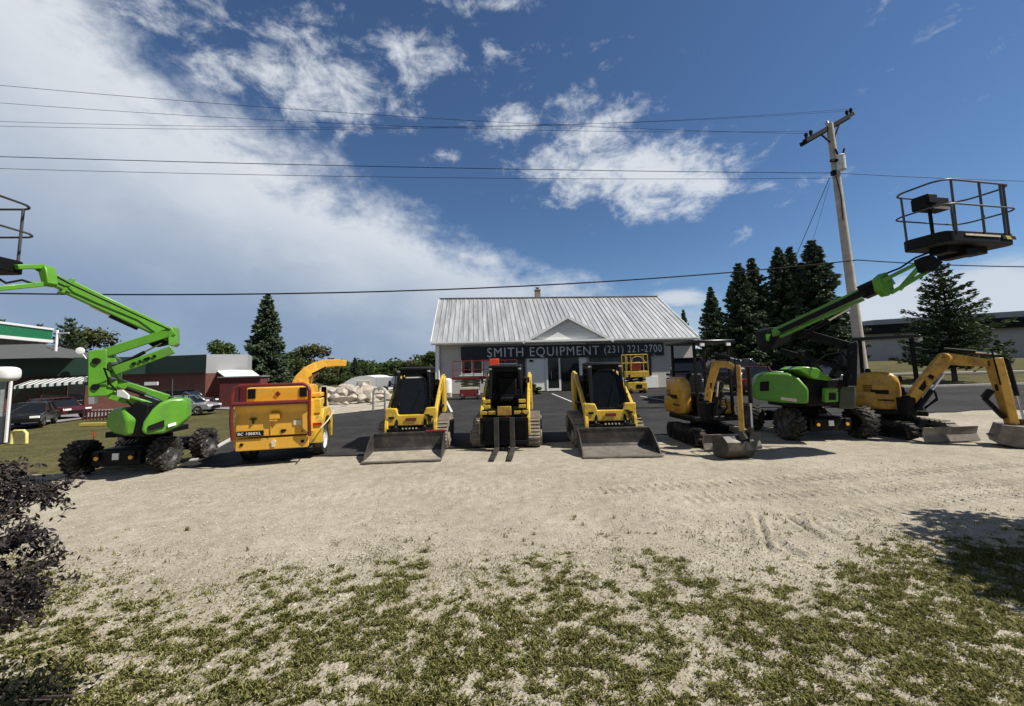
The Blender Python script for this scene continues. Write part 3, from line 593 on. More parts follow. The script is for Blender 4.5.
# ------------------------------------------------------------------ TRACK LOADERS
def track_profile(L0, L1, h, r):
    pts = []
    # rear sprocket raised
    def arc(cy, cz, rad, a0, a1, n=7): return [(cy+rad*math.cos(R(a0+(a1-a0)*k/n)), cz+rad*math.sin(R(a0+(a1-a0)*k/n))) for k in range(n+1)]
    pts += arc(L0+r, r, r, 180, 270); pts += arc(L1-r, r, r, 270, 360); pts += arc(L1-r*.9-.05, h-r*.75, r*.75, 0, 90); pts += arc(L0+r+.1, h-.35*r-.08, r*.45, 90, 170, 4)
    return pts
def loader(label, loc, rz, kind, glare=True, bmat='steel'):
    T = Thing('track_loader', label, 'track loader', loc, rz, 'compact track loaders in the middle of the row')
    prof = track_profile(-.85, .85, .72, .24)
    for sx in (-1, 1):
        mb = MB(); xo = sx*.70; w = .32
        mb.prism(prof, 'x', xo-w/2, xo+w/2)
        # tread bars round the belt
        n = len(prof)
        Ls = [0]
        for k in range(n): Ls.append(Ls[-1]+math.dist(prof[k], prof[(k+1) % n]))
        nb = 44
        for q in range(nb):
            t = Ls[-1]*q/nb; k = max(i for i in range(n) if Ls[i] <= t); f = (t-Ls[k])/max(1e-6, Ls[k+1]-Ls[k]); a, b = prof[k], prof[(k+1) % n]
            y, z = a[0]+(b[0]-a[0])*f, a[1]+(b[1]-a[1])*f; ang = math.atan2(b[1]-a[1], b[0]-a[0])
            if z < .02: continue
            mb.box((xo, y, z), (w*.96, .045, .05), Matrix.Rotation(ang, 3, 'X'))
        tr = T.part('track', mb, M['trackrub'], smooth=False)
        mb = MB(); xs = xo+sx*(w/2+.008)
        mb.prism([(-.62, .12), (.55, .12), (.72, .42), (.3, .58), (-.5, .5), (-.72, .3)], 'x', xs-.01, xs+.012)
        uf = T.part('undercarriage_frame', mb, M['black'], tr)
        mb = MB()
        for y, z, r in ((-.62, .24, .17), (.56, .42, .2), (-.25, .13, .09), (0, .13, .09), (.25, .13, .09), (.5, .16, .09)): mb.cyl((xs+sx*.005, y, z), (xs+sx*.035, y, z), r, n=16)
        T.part('roller', mb, M['trackrub'], tr)
    mb = MB(); mb.box((0, .15, .55), (1.04, 1.55, .66)); mb.box((0, -.66, .5), (.98, .14, .36)); T.part('chassis', mb, M['black'], bevel=.03)
    mb = MB(); mb.prism([(.5, .85), (.5, 1.72), (.95, 1.66), (1.22, 1.35), (1.25, .6), (.5, .6)], 'x', -.50, .50); T.part('engine_cover', mb, M['black'], bevel=.03)
    for sx in (-1, 1):
        mb = MB(); mb.prism([(.72, .75), (.72, 1.45), (.82, 1.78), (1.08, 1.78), (1.22, 1.5), (1.25, .75)], 'x', sx*.60-.05, sx*.60+.05); T.part('rear_tower', mb, M['yellow'], bevel=.02)
    # cab: posts, roof, glass
    mb = MB(); w = .425
    f0, f1 = -.78, -.50
    for sx in (-1, 1):
        mb.bar((sx*(w-.02), f0, .86), (sx*(w-.05), f1, 1.98), .075, .085, (0, 1, 0)); mb.bar((sx*(w-.04), .42, .86), (sx*(w-.05), .42, 1.98), .07, .08, (0, 1, 0))
        mb.bar((sx*(w-.03), f0+.05, .9), (sx*(w-.03), .42, .9), .06, .08); mb.bar((sx*(w-.05), f1, 1.94), (sx*(w-.05), .42, 1.94), .06, .08)
        mb.bar((sx*(w-.04), -.1, .9), (sx*(w-.05), -.05, 1.95), .05, .03, (0, 1, 0))
        for k in range(6): mb.bar((sx*(w-.035), -.6+.03*k, 1.0+.15*k), (sx*(w-.035), .42, 1.0+.15*k), .012, .012)
    mb.box((0, f1, 1.93), (.75, .06, .1)); mb.box((0, f0+.02, .9), (.78, .06, .1)); mb.box((0, .43, 1.4), (.75, .03, 1.1))
    cab = T.part('cab_frame', mb, M['black'], bevel=.012)
    mb = MB(); mb.prism([(-.58, 1.98), (-.56, 2.045), (-.1, 2.07), (.46, 2.05), (.48, 1.98)], 'x', -.425, .425); T.part('cab_roof', mb, M['black'], cab, bevel=.025)
    for sx in (-1, 1):
        mb = MB(); mb.cyl((sx*.38, f1-.055, 1.95), (sx*.38, f1-.02, 1.95), .04); T.part('work_lamp', mb, M['lightlens'], cab)
    if kind != 'forks':
        mb = MB(); pts = [(-.30, .93), (.30, .93), (.345, 1.3), (.30, 1.72), (.15, 1.86), (-.15, 1.86), (-.30, 1.72), (-.345, 1.3)]
        def fy(z): return f0-.012+(z-.86)/(1.12)*(f1-f0)
        mb.add([(x, fy(z), z) for x, z in pts]+[(x, fy(z)+.02, z) for x, z in pts], [tuple(range(8)), tuple(range(15, 7, -1))]+[(k, 8+k, 8+(k+1) % 8, (k+1) % 8) for k in range(8)])
        dr = T.part('cab_door', mb, M['cabglass'], cab)
        mb = MB(); mb.tube([(x*1.04, fy(z)-.01, z) for x, z in pts], .018, 6, closed=True); T.part('door_frame', mb, M['blackgl'], dr)
        mb = MB(); mb.cyl((0, fy(1.0)-.03, .96), (.18, fy(1.55)-.03, 1.5), .008, n=6); T.part('wiper', mb, M['black'], dr)
        if glare:
            mb = MB(); mb.box((0, f0+.225, 1.77), (.46, .012, .085)); T.part('door_decal', mb, M['white'], cab)  # white strip painted in as a reflection across the top of the cab
    mb = MB(); mb.box((0, .1, 1.12), (.5, .45, .16)); mb.box((0, .32, 1.42), (.48, .14, .6)); mb.box((0, .32, 1.78), (.3, .1, .2))
    st = T.part('seat', mb, M['seat'], cab, bevel=.05, seg=3)
    mb = MB(); mb.tube([(-.36, -.15, 1.3), (-.32, -.22, 1.25), (.32, -.22, 1.25), (.36, -.15, 1.3)], .025); T.part('lap_bar', mb, M['blackgl'], cab)
    for sx in (-1, 1):
        mb = MB(); mb.box((sx*.3, -.1, 1.2), (.12, .3, .14)); mb.cyl((sx*.3, -.2, 1.25), (sx*.3, -.22, 1.4), .025); T.part('joystick', mb, M['black'], cab, bevel=.01)
    # lift arms: from the rear tower down past the cab to the front
    for sx in (-1, 1):
        mb = MB(); x0 = sx*.585
        mb.prism([(1.15, 1.60), (1.0, 1.84), (.55, 1.78), (-.35, 1.30), (-.74, 1.05), (-.98, .72), (-1.0, .36), (-.88, .34), (-.84, .66), (-.64, .92), (-.28, 1.14), (.5, 1.58), (.95, 1.62)], 'x', x0-.042, x0+.042)
        am = T.part('lift_arm', mb, M['yellow'], bevel=.015)
        hydr(T, (x0, .75, .95), (x0-sx*.0, -.55, 1.06), .045, .6, world=False)
    mb = MB()
    if kind == 'forks':
        mb.box((0, -.86, .86), (1.16, .1, .18))
    else:
        mb.prism([(-.62, 1.07), (-.36, 1.06), (-.30, .90), (.30, .90), (.36, 1.06), (.62, 1.07), (.62, .66), (.40, .64), (-.40, .64), (-.62, .66)], 'y', -.93, -.80)
    T.part('front_crossmember', mb, M['yellow'] if kind != 'forks' else M['black'], bevel=.02)
    for sx in (-1, 1):
        hydr(T, (sx*.33, -.84, .98), (sx*.36, -1.0, .42), .04, .6, world=False)
        mb = MB(); mb.cyl((sx*.585-.07, -.93, .42), (sx*.585+.07, -.93, .42), .05, n=12); T.part('pivot_pin', mb, M['steellight'])
        mb = MB(); mb.bar((sx*.585, -.10, 1.425), (sx*.585, .42, 1.70), .088, .012); T.part('arm_grip_strip', mb, M['black'])
        mb = MB(); mb.bar((sx*.44, -.80, 1.0), (sx*.44, -.62, 1.9), .022, .022, (0, 1, 0)); mb.cyl((sx*.44, -.70, 1.25), (sx*.50, -.72, 1.25), .03); T.part('grab_handle', mb, M['black'])
        mb = MB(); mb.box((sx*.47, -.945, .84), (.13, .012, .05)); T.part('warning_decal', mb, M['black'])
        mb = MB(); mb.bar((sx*.50, -.50, 1.62), (sx*.58, -.56, 1.66), .02, .02); mb.box((sx*.60, -.57, 1.66), (.05, .03, .14)); T.part('mirror', mb, M['blackgl'])
    mb = MB(); mb.box((0, -.945, .79), (.26, .012, .07)); T.part('front_plate', mb, M['maroon'])
    mb = MB()
    for k in range(5): mb.cyl((-.16+.08*k, -1.02, .60), (-.16+.08*k, -1.10, .60), .022, n=8)
    T.part('hydraulic_coupler', mb, M['chrome'])
    mb = MB(); mb.box((0, -1.06, .42), (1.1, .06, .34)); mb.box((-.35, -1.02, .4), (.12, .16, .44)); mb.box((.35, -1.02, .4), (.12, .16, .44)); T.part('quick_coupler', mb, M['black'], bevel=.012)
    mb = MB()
    for k in range(3): mb.tube([(.2+.04*k, -.8, 1.0), (.42+.03*k, -.98, .85), (.44+.03*k, -1.02, .6), (.3, -1.06, .5)], .014, 6)
    T.part('hydraulic_hose', mb, M['wire'])
    if kind == 'bucket':
        bw = .85; sh = [(-1.93, .03), (-1.4, .035), (-1.19, .05), (-1.11, .12), (-1.10, .30), (-1.10, .50)]
        ins = [(-1.15, .50), (-1.15, .30), (-1.15, .17), (-1.20, .10), (-1.4, .07), (-1.93, .045)]
        mb = MB(); mb.prism(sh+ins, 'x', -bw, bw); mb.box((0, -1.13, .505), (bw*2, .07, .035))
        bk = T.part('bucket', mb, M['steel'], bevel=.004)
        for sx in (-1, 1):
            mb = MB(); mb.prism([(-1.88, .05), (-1.82, .14), (-1.36, .46), (-1.14, .51), (-1.12, .34), (-1.13, .15), (-1.22, .06)], 'x', sx*bw-.012-(.013 if sx > 0 else -.013), sx*bw+.012-(.013 if sx > 0 else -.013)); T.part('side_plate', mb, M['steel'], bk)
        mb = MB(); mb.prism([(-1.935, .05), (-1.40, .078), (-1.215, .105), (-1.215, .099), (-1.40, .071), (-1.935, .043)], 'x', -bw+.03, bw-.03); T.part('floor_plate', mb, M[bmat], bk)  # paler than the walls: sunlight on the floor put into its colour, besides wear
        mb = MB(); mb.box((0, -1.91, .032), (bw*2+.01, .16, .028)); T.part('cutting_edge', mb, M['steellight'], bk)
    else:
        mb = MB()
        mb.box((0, -1.16, .74), (1.16, .06, .09)); mb.box((0, -1.16, .2), (1.16, .06, .1)); mb.box((-.55, -1.16, .47), (.07, .05, .6)); mb.box((.55, -1.16, .47), (.07, .05, .6))
        mb.box((0, -1.12, .45), (1.1, .02, .55))
        fr = T.part('fork_frame', mb, M['black'], bevel=.008)
        for x in (-.18, .20):
            mb = MB(); mb.prism([(-1.20, .8), (-1.26, .8), (-1.26, .10), (-1.34, .075), (-2.25, .045), (-2.25, .028), (-1.28, .03), (-1.20, .05)], 'x', x-.06, x+.06)
            T.part('fork', mb, M['steel'], bevel=.006)
        mb = MB(); mb.box((.0, -1.0, .93), (.34, .05, .22)); T.part('front_badge', mb, M['exyellow'], bevel=.01)
        for sx in (-1, 1):
            for z, xx in ((1.16, .44), (1.03, .44), (.88, .52), (.88, .32)):
                mb = MB(); mb.box((sx*xx, -.94, z), (.17, .05, .085)); T.part('step_pad', mb, M['yellow'], bevel=.008)
    return T
loader('yellow track loader with worn pale bucket red on one corner, beside the wood chipper', (-2.58, 10.72, 0), R(3.5), 'bucket', True, 'wearplate')
mb = MB()
loader('yellow and black track loader carrying two pallet forks, middle of the row', (-.17, 10.85, 0), R(-4), 'forks', False)
loader('yellow track loader with dark steel bucket and tinted door, right of the fork loader', (2.34, 10.62, 0), R(-1), 'bucket', False, 'wearplatedark')
# red edge on the first loader's bucket
for o in list(bpy.data.objects):
    if o.name.startswith('track_loader') and o.get('label', '').startswith('yellow track loader with worn'):
        mb = MB(); mb.box((.62, -1.13, .535), (.46, .1, .028)); me = mb.mesh('red_edge', M['red']); finish(me)
        bk = [c for c in o.children if c.name.startswith('bucket')][0]
        link('red_edge', me, bk, .004)

# ------------------------------------------------------------------ MINI EXCAVATORS
def excavator(label, loc, rz, house, boom, stick, k_=1.):
    T = Thing('mini_excavator', label, 'mini excavator', loc, rz, 'mini excavators')
    def arc(cy, cz, rad, a0, a1, n=6): return [(cy+rad*math.cos(R(a0+(a1-a0)*k/n)), cz+rad*math.sin(R(a0+(a1-a0)*k/n))) for k in range(n+1)]
    prof = arc(-.62, .2, .2, 180, 270)+arc(.62, .2, .2, 270, 360)+arc(.62, .2, .2, 0, 90)+arc(-.62, .2, .2, 90, 180)
    for sx in (-1, 1):
        mb = MB(); mb.prism(prof, 'x', sx*.52-.13, sx*.52+.13)
        for q in range(34):
            t = q/34*(4*.62+2*math.pi*.2)
            if t < 1.24: y, z, a = -.62+t, .40, 0
            elif t < 1.24+math.pi*.2: a = (t-1.24)/.2; y, z = .62+.2*math.sin(a), .2+.2*math.cos(a); a = -a
            elif t < 2.48+math.pi*.2: y, z, a = .62-(t-1.24-math.pi*.2), .0, 0
            else: a = (t-2.48-math.pi*.2)/.2; y, z = -.62-.2*math.sin(a), .2-.2*math.cos(a); a = -a
            if z < .03: continue
            mb.box((sx*.52, y, z), (.255, .045, .045), Matrix.Rotation(a, 3, 'X'))
        tr = T.part('track', mb, M['trackrub'] if sx > 0 else M['rubber'], smooth=False)
        mb = MB()
        for y, r in ((-.62, .14), (.62, .14), (-.3, .07), (0, .07), (.3, .07)): mb.cyl((sx*.66, y, .2 if r > .1 else .1), (sx*.675, y, .2 if r > .1 else .1), r)
        mb.box((sx*.655, 0, .2), (.02, 1.1, .16)); T.part('roller', mb, M['black'], tr)
    mb = MB(); mb.box((0, 0, .32), (.8, .8, .18)); mb.cyl((0, 0, .4), (0, 0, .55), .34, n=24); T.part('undercarriage', mb, M['black'])
    mb = MB(); mb.prism([(-1.16, .02), (-1.20, .04), (-1.14, .2), (-1.19, .37), (-1.15, .37), (-1.10, .2)], 'x', -.66, .66); bl = T.part('dozer_blade', mb, M['steellight'], bevel=.006)
    for x in (-.33, .33):
        mb = MB(); mb.bar((x, -.3, .28), (x, -1.1, .2), .09, .1); T.part('blade_arm', mb, M['black'], bl)
    hr = Matrix.Rotation(house, 4, 'Z')
    def hp(name, mb, m, parent=None, **k):
        mb.v = [hr @ v for v in mb.v]; return T.part(name, mb, m, parent, **k)
    mb = MB(); mb.box((0, .05, .62), (1.24, 1.15, .13)); hp('house_floor', mb, M['black'], bevel=.03)
    mb = MB(); mb.superell((-.47, .34, 1.13), (.17, .44, .50), .6, .6); sc = hp('side_cover', mb, M['exyellow'])
    mb = MB(); mb.box((-.642, .30, .92), (.02, .5, .03)); hp('cover_groove', mb, M['black'], sc)
    mb = MB(); mb.box((-.645, .30, 1.12), (.02, .34, .10)); hp('cover_decal', mb, M['black'], sc)
    mb = MB()
    for k in range(4): mb.box((-.640, .52+.0*k, 1.28-.045*k), (.02, .18, .016))
    hp('vent_slots', mb, M['black'], sc)
    mb = MB(); mb.superell((0, .55, .92), (.70, .30, .26), .4, .5); hp('counterweight', mb, M['exyellow'])
    mb = MB(); mb.superell((.5, .15, .85), (.2, .5, .2), .4, .5); hp('fender_cover', mb, M['exyellow'])
    mb = MB(); mb.box((.1, .28, 1.12), (.46, .42, .16)); mb.box((.1, .50, 1.42), (.44, .12, .56)); mb.box((.1, .3, .9), (.5, .5, .3)); hp('seat', mb, M['seat'], bevel=.05, seg=3)
    for x in (-.2, .4):
        mb = MB(); mb.box((x, -.02, 1.15), (.16, .3, .12)); mb.cyl((x, -.08, 1.18), (x, -.12, 1.42), .018); mb.cyl((x, -.12, 1.40), (x, -.12, 1.5), .03); hp('joystick', mb, M['black'], bevel=.01)
    mb = MB(); mb.box((.02, -.30, .80), (.5, .3, .22)); mb.box((-.16, -.12, .98), (.18, .5, .26)); mb.box((.42, .02, .98), (.16, .5, .22)); hp('control_console', mb, M['black'], bevel=.03)
    mb = MB(); mb.tube([(-.1, -.5, .7), (-.05, -.72, .95), (0, -.7, 1.15)], .022, 6); mb.tube([(.1, -.5, .7), (.12, -.74, .9), (.1, -.72, 1.1)], .022, 6); hp('hydraulic_hose', mb, M['wire'])
    for x in (0, .16):
        mb = MB(); mb.cyl((x, -.42, .68), (x, -.5, 1.25), .015); mb.box((x, -.5, 1.25), (.05, .05, .06)); hp('travel_lever', mb, M['black'])
    mb = MB()
    for x, y in ((-.42, .62), (.5, .62), (-.42, -.42), (.5, -.42)): mb.bar((x, y, .66 if y < 0 else 1.0), (x, y*.96, 2.47), .055, .055, (0, 1, 0))
    mb.bar((-.42, .6, 1.75), (.5, .6, 1.75), .05, .05)
    cf = hp('canopy_frame', mb, M['black'])
    mb = MB(); mb.box((.04, .1, 2.50), (1.14, 1.3, .085)); hp('canopy_roof', mb, M['blackgl'], cf, bevel=.025)
    for x in (-.3, .4):
        mb = MB(); mb.box((x, -.56, 2.42), (.1, .05, .07)); hp('work_lamp', mb, M['lightlens'], cf)
    # swing bracket and digging arm, placed through their real joints
    p0 = Vector(boom[0]); mb = MB(); mb.box(p0-Vector((0, -.02, .05)), (.22, .28, .42)); mb.cyl(p0-Vector((0, 0, .3)), p0+Vector((0, 0, .2)), .09); T.part('swing_bracket', mb, M['black'], world=True, bevel=.02)
    mb = MB(); hs = [.12*k_, .165*k_, .18*k_, .15*k_, .12*k_]
    for k in range(len(boom)-1): mb.bar(boom[k], boom[k+1], .10*k_, hs[k], w2=.10*k_, h2=hs[k+1])
    for k in range(1, len(boom)-1): mb.cyl(Vector(boom[k])-Vector((.051*k_, .02, 0)), Vector(boom[k])+Vector((.051*k_, .02, 0)), hs[k]/2, n=16)
    bm = T.part('boom', mb, M['exyellow'], world=True, bevel=.01)
    q0, q1 = Vector(boom[0]).lerp(Vector(boom[1]), .45), Vector(boom[1]).lerp(Vector(boom[2]), .35); mb = MB(); mb.bar(q0.lerp(q1, .2), q0.lerp(q1, .9), .104*k_, .07*k_); T.part('boom_decal', mb, M['black'], bm, world=True)
    mb = MB(); mb.bar(Vector(stick[0]).lerp(Vector(stick[1]), .3), Vector(stick[0]).lerp(Vector(stick[1]), .5), .106*k_, .06*k_); T.part('arm_decal', mb, M['black'], bm, world=True)
    mb = MB(); mb.bar(stick[0], stick[1], .11*k_, .21*k_, h2=.12*k_, w2=.10*k_); st = T.part('dipper_arm', mb, M['exyellow'], world=True, bevel=.012)
    e = Vector(boom[-1]); mb = MB(); mb.cyl(e-Vector((.1, .03, 0)), e+Vector((.1, .03, 0)), .06); T.part('pivot_pin', mb, M['steel'], world=True)
    m1 = Vector(boom[1]).lerp(Vector(boom[2]), .5)
    hydr(T, Vector(boom[0])+Vector((.1, -.14, -.12)), m1+Vector((.06, -.12, -.1)), .05, .55)
    hydr(T, Vector(boom[2])+Vector((0, 0, .22)), Vector(stick[0])+Vector((.05, -.04, .12)), .045, .6)
    hydr(T, Vector(stick[0]).lerp(Vector(stick[1]), .1)+Vector((.17, -.1, .08)), Vector(stick[1])+Vector((.17, -.08, .1)), .042, .6)
    mb = MB(); pts = [Vector(b)+Vector((.05, 0, .17)) for b in boom]; mb.tube(pts, .016, 6); mb.tube([p+Vector((.05, 0, .01)) for p in pts], .016, 6)
    mb.tube([pts[-1], Vector(stick[0])+Vector((-.1, -.08, .22)), Vector(stick[0]).lerp(Vector(stick[1]), .4)+Vector((-.12, -.1, 0))], .016, 6); T.part('hydraulic_hose', mb, M['wire'], world=True)
    mb = MB(); mb.bar(stick[1], Vector(stick[1])+Vector((.04, -.05, -.14)), .2, .12); mb.bar(Vector(stick[1])+Vector((.17, -.05, .1)), Vector(stick[1])+Vector((.1, -.06, -.14)), .1, .06); T.part('bucket_link', mb, M['steel'], world=True, bevel=.008)
    return T
T = excavator('mini excavator with its boom folded toward the camera, left of the green boom lift', (4.85, 10.25, 0), R(2), R(6),
              [P(707, 409, 9.35), P(709, 390, 9.3), P(716, 364, 9.2), P(728, 364.5, 8.9), P(739, 370, 8.65)], [P(738, 366, 8.62), P(742, 432, 8.35)], .95)
def bucket(T, prof, axis_c, width, rz, teeth=4, bm_='steel'):
    """prof in (forward, up) metres round axis_c; rz turns it about the vertical"""
    m = Matrix.Rotation(rz, 3, 'Z'); c = Vector(axis_c)
    n = len(prof)
    mb = MB(); mb.prism(prof, 'x', -width/2, width/2); mb.v = [m @ v+c for v in mb.v]; b = T.part('bucket', mb, M[bm_], world=True, bevel=.012)
    y, z = prof[-1]
    for k in range(teeth):
        x = -width/2+.06+(width-.12)*k/(teeth-1); mb = MB(); mb.bar((x, y+.02, z+.02), (x, y-.02, z-.07), .05, .05, (0, 1, 0), w2=.03, h2=.02); mb.v = [m @ v+c for v in mb.v]; T.part('bucket_tooth', mb, M['steellight'], b, world=True)
a = P(738, 446, 8.3)
bucket(T, [(.26, .22), (-.08, .25), (-.22, .14), (-.24, -.03), (-.14, -.17), (.12, -.2), (.28, -.16)], (a.x, 8.45, .21), .62, R(8))
T = excavator('mini excavator at the right end, arched boom reaching right to a dusty bucket', (9.98, 10.45, 0), R(3), R(44),
              [P(907, 404, 9.65), P(925, 381, 9.55), P(945, 358.5, 9.4), P(968, 361, 9.25), P(991, 363.5, 9.05)], [P(993, 359, 9.0), P(1012, 424, 8.75)], 1.5)
a = P(1011, 442, 8.75)
bucket(T, [(.26, .26), (-.12, .24), (-.26, .1), (-.34, -.16), (-.2, -.2), (.1, -.2), (.36, -.14), (.36, -.02)], (a.x+.16, 8.75, .22), .60, R(52), 4, 'wearplatedark')
# thumb on this excavator's dipper
mb = MB(); mb.bar(P(984, 398, 8.95), P(1004, 418, 8.8), .14, .08); mb.bar(P(991, 390, 8.9), P(984, 398, 8.95), .12, .1); T.part('thumb', mb, M['black'], world=True, bevel=.01)

# ------------------------------------------------------------------ EQUIPMENT SHOP
bl0 = G(436, 394.5); YAW = R(5)
T = Thing('equipment_shop', 'low shop with ribbed metal roof, small white front gable and dark name board', 'shop building', (bl0.x, bl0.y, 0), YAW)
BWD, BDP, EV, RDG = 21.3, 13.0, 4.42, 8.75
mb = MB(); mb.box((BWD/2, BDP/2, EV/2), (BWD, BDP, EV)); 
for x in (.0, BWD): mb.prism([(.02, EV-.01), (BDP/2, RDG-.25), (BDP-.02, EV-.01)], 'x', x-.001 if x else .003, x+.02 if not x else x-.003)
wl = T.part('wall', mb, M['block'], smooth=False)
mb = MB(); mb.box((9.7, -.03, EV/2+.4), (4.9, .06, EV-.85)); T.part('white_siding', mb, M['siding'], wl)
mb = MB(); mb.box((11.6, -.05, .47), (13.0, .1, .94)); T.part('white_wainscot', mb, M['white'], wl, bevel=.008)
# roof: ribbed metal front slope
def roof_mat():
    m, N, L_, B = new_mat('ribbed_galvanised_roof'); B.inputs['Roughness'].default_value = .45; B.inputs['Metallic'].default_value = .3
    tc = N.new('ShaderNodeTexCoord'); mp = N.new('ShaderNodeMapping'); mp.inputs['Scale'].default_value = (1.6, .12, .12); L_.new(tc.outputs['Object'], mp.inputs[0])
    n = N.new('ShaderNodeTexNoise'); n.inputs['Scale'].default_value = 1.8; n.inputs['Detail'].default_value = 8; n.inputs['Roughness'].default_value = .75; L_.new(mp.outputs[0], n.inputs['Vector'])
    r = N.new('ShaderNodeValToRGB'); r.color_ramp.elements[0].position = .35; r.color_ramp.elements[1].position = .62
    r.color_ramp.elements[0].color = (.25, .26, .27, 1); r.color_ramp.elements[1].color = (.56, .57, .58, 1); L_.new(n.outputs[0], r.inputs[0]); L_.new(r.outputs[0], B.inputs['Base Color']); return m
M['roof'] = roof_mat()
OV, SO = .55, .28
def slope_pt(x, y): return (x, y, EV+(RDG-EV)*(y+0)/(BDP/2)) if y <= BDP/2 else (x, y, RDG-(RDG-EV)*(y-BDP/2)/(BDP/2))
mb = MB(); th = .12
y0, z0 = -OV, EV-(RDG-EV)*OV/(BDP/2); yr = BDP/2
mb.prism([(y0, z0), (yr, RDG), (BDP+OV, z0), (BDP+OV, z0-th), (yr, RDG-th), (y0, z0-th)], 'x', -SO, BWD+SO)
nr = 54
for k in range(nr):
    x = -SO+.06+(BWD+2*SO-.12)*k/(nr-1)
    mb.bar((x, y0+.01, z0+.022), (x, yr-.02, RDG+.022), .06, .06)
rf = T.part('roof', mb, M['roof'], smooth=False)
mb = MB(); mb.bar((-SO-.02, yr, RDG+.03), (BWD+SO+.02, yr, RDG+.03), .4, .06); T.part('ridge_cap', mb, M['galv'], rf)
mb = MB(); mb.box((BWD/2, y0-.02, z0-.09), (BWD+2*SO+.04, .05, .2)); mb.bar((-SO-.02, y0-.04, z0-.02), (-SO-.02, yr, RDG-.02), .05, .2); mb.bar((BWD+SO+.02, y0-.04, z0-.02), (BWD+SO+.02, yr, RDG-.02), .05, .2)
T.part('fascia', mb, M['white'], rf)
mb = MB(); mb.box((BWD/2, -OV/2+.02, z0-.15), (BWD+2*SO, OV+.02, .03)); T.part('soffit', mb, M['cream'], rf)
mb = MB(); mb.prism([(y0-.05, z0-.10), (y0-.17, z0-.08), (y0-.17, z0+.03), (y0-.155, z0+.03), (y0-.15, z0-.065), (y0-.05, z0-.08)], 'x', -SO, 7.0); mb2 = MB(); mb2.prism([(y0-.05, z0-.10), (y0-.17, z0-.08), (y0-.17, z0+.03), (y0-.155, z0+.03), (y0-.15, z0-.065), (y0-.05, z0-.08)], 'x', 14.2, BWD+SO); T.part('gutter', mb, M['white'], rf); T.part('gutter', mb2, M['white'], rf)
mb = MB(); mb.box((9.35, yr+.1, RDG+.3), (.5, .5, .9)); mb.box((9.35, yr+.1, RDG+.78), (.6, .6, .08)); cm = T.part('chimney', mb, mat('tan_brick', (.30, .22, .16), .9), rf)
mb = MB(); mb.cyl((9.35, yr+.1, RDG+.8), (9.35, yr+.1, RDG+1.0), .14); mb.cyl((9.35, yr+.1, RDG+1.0), (9.35, yr+.1, RDG+1.05), .24); T.part('chimney_cap', mb, M['galv'], cm)
# small cross gable above the entrance
gx, gw, ghh = 10.55, 3.2, 1.75
gy = -OV-.25; zb = z0-.02
mb = MB(); mb.prism([(gx-gw, zb), (gx, zb+ghh), (gx+gw, zb)], 'y', gy+.12, 2.2); gb = T.part('gable', mb, M['siding'], smooth=False)
mb = MB()
for sx in (-1, 1):
    mb.add([(gx+sx*(gw+.45), gy-.1, zb-.10), (gx, gy-.1, zb+ghh+.14), (gx, 3.6, zb+ghh+.14), (gx+sx*(gw+.45), 3.6, zb-.10), (gx+sx*(gw+.45), gy-.1, zb-.18), (gx, gy-.1, zb+ghh+.05), (gx, 3.6, zb+ghh+.05), (gx+sx*(gw+.45), 3.6, zb-.18)],
           [(0, 1, 2, 3), (7, 6, 5, 4), (0, 4, 5, 1), (1, 5, 6, 2), (2, 6, 7, 3), (3, 7, 4, 0)])
T.part('gable_roof', mb, M['roof'], gb, smooth=False)
mb = MB()
for sx in (-1, 1): mb.bar((gx+sx*(gw+.46), gy-.13, zb-.16), (gx, gy-.13, zb+ghh+.06), .05, .20)
mb.box((gx, gy-.03, zb-.04), (gw*2+.6, .3, .16)); T.part('gable_trim', mb, M['white'], gb)
# openings
def window(x0, x1, z0_, z1_, panes=1, fm='white', dz=0):
    mb = MB(); w = .07; y = -.07
    for (a, b, c, d) in ((x0, x1, z0_, z0_+w), (x0, x1, z1_-w, z1_), (x0, x0+w, z0_+w, z1_-w), (x1-w, x1, z0_+w, z1_-w)): mb.box(((a+b)/2, y, (c+d)/2), (b-a, .1, d-c))
    for k in range(1, panes): mb.box((x0+(x1-x0)*k/panes, y, (z0_+z1_)/2), (w*.8, .08, z1_-z0_-2*w))
    f = T.part('window', mb, M[fm])
    mb = MB(); mb.box(((x0+x1)/2, -.05, (z0_+z1_)/2), (x1-x0-w, .03, z1_-z0_-w)); T.part('pane', mb, M['glass'], f)
window(2.0, 3.7, 1.5, 2.95, 2)
mb = MB(); mb.box((2.85, -.06, 1.42), (2.0, .14, .08)); T.part('window_sill', mb, M['white'])
mb = MB(); mb.box((6.0, -.04, 1.6), (2.2, .08, 3.0)); T.part('dark_panel', mb, M['darkpanel'])
window(12.4, 17.6, 1.0, 2.62, 3, 'darkpanel')
mb = MB(); mb.box((7.95, -.09, 1.35), (1.4, .06, 2.6)); T.part('wall_panel', mb, M['white'])
mb = MB(); x0, x1 = 8.8, 9.95
for a, b, c, d in ((x0, x0+.13, 0, 2.65), (x1-.13, x1, 0, 2.65), (x0, x1, 2.652, 2.8), (x0+.132, x1-.132, .02, .2)): mb.box(((a+b)/2, -.13, (c+d)/2), (b-a, .1, d-c))
df = T.part('door', mb, M['white'])
mb = MB(); mb.box((9.375, -.12, 1.42), (.9, .04, 2.45)); T.part('door_glass', mb, M['glass'], df)
mb = MB(); mb.cyl((9.2, -.2, 1.0), (9.2, -.2, 1.6), .02); T.part('handle', mb, M['galv'], df)
mb = MB(); mb.box((10.75, -.10, 1.38), (1.5, .06, 2.76)); T.part('dark_doorway', mb, M['glass'])
mb = MB(); mb.box((10.0, -.11, 2.74+.2), (.01, .01, .01)); 
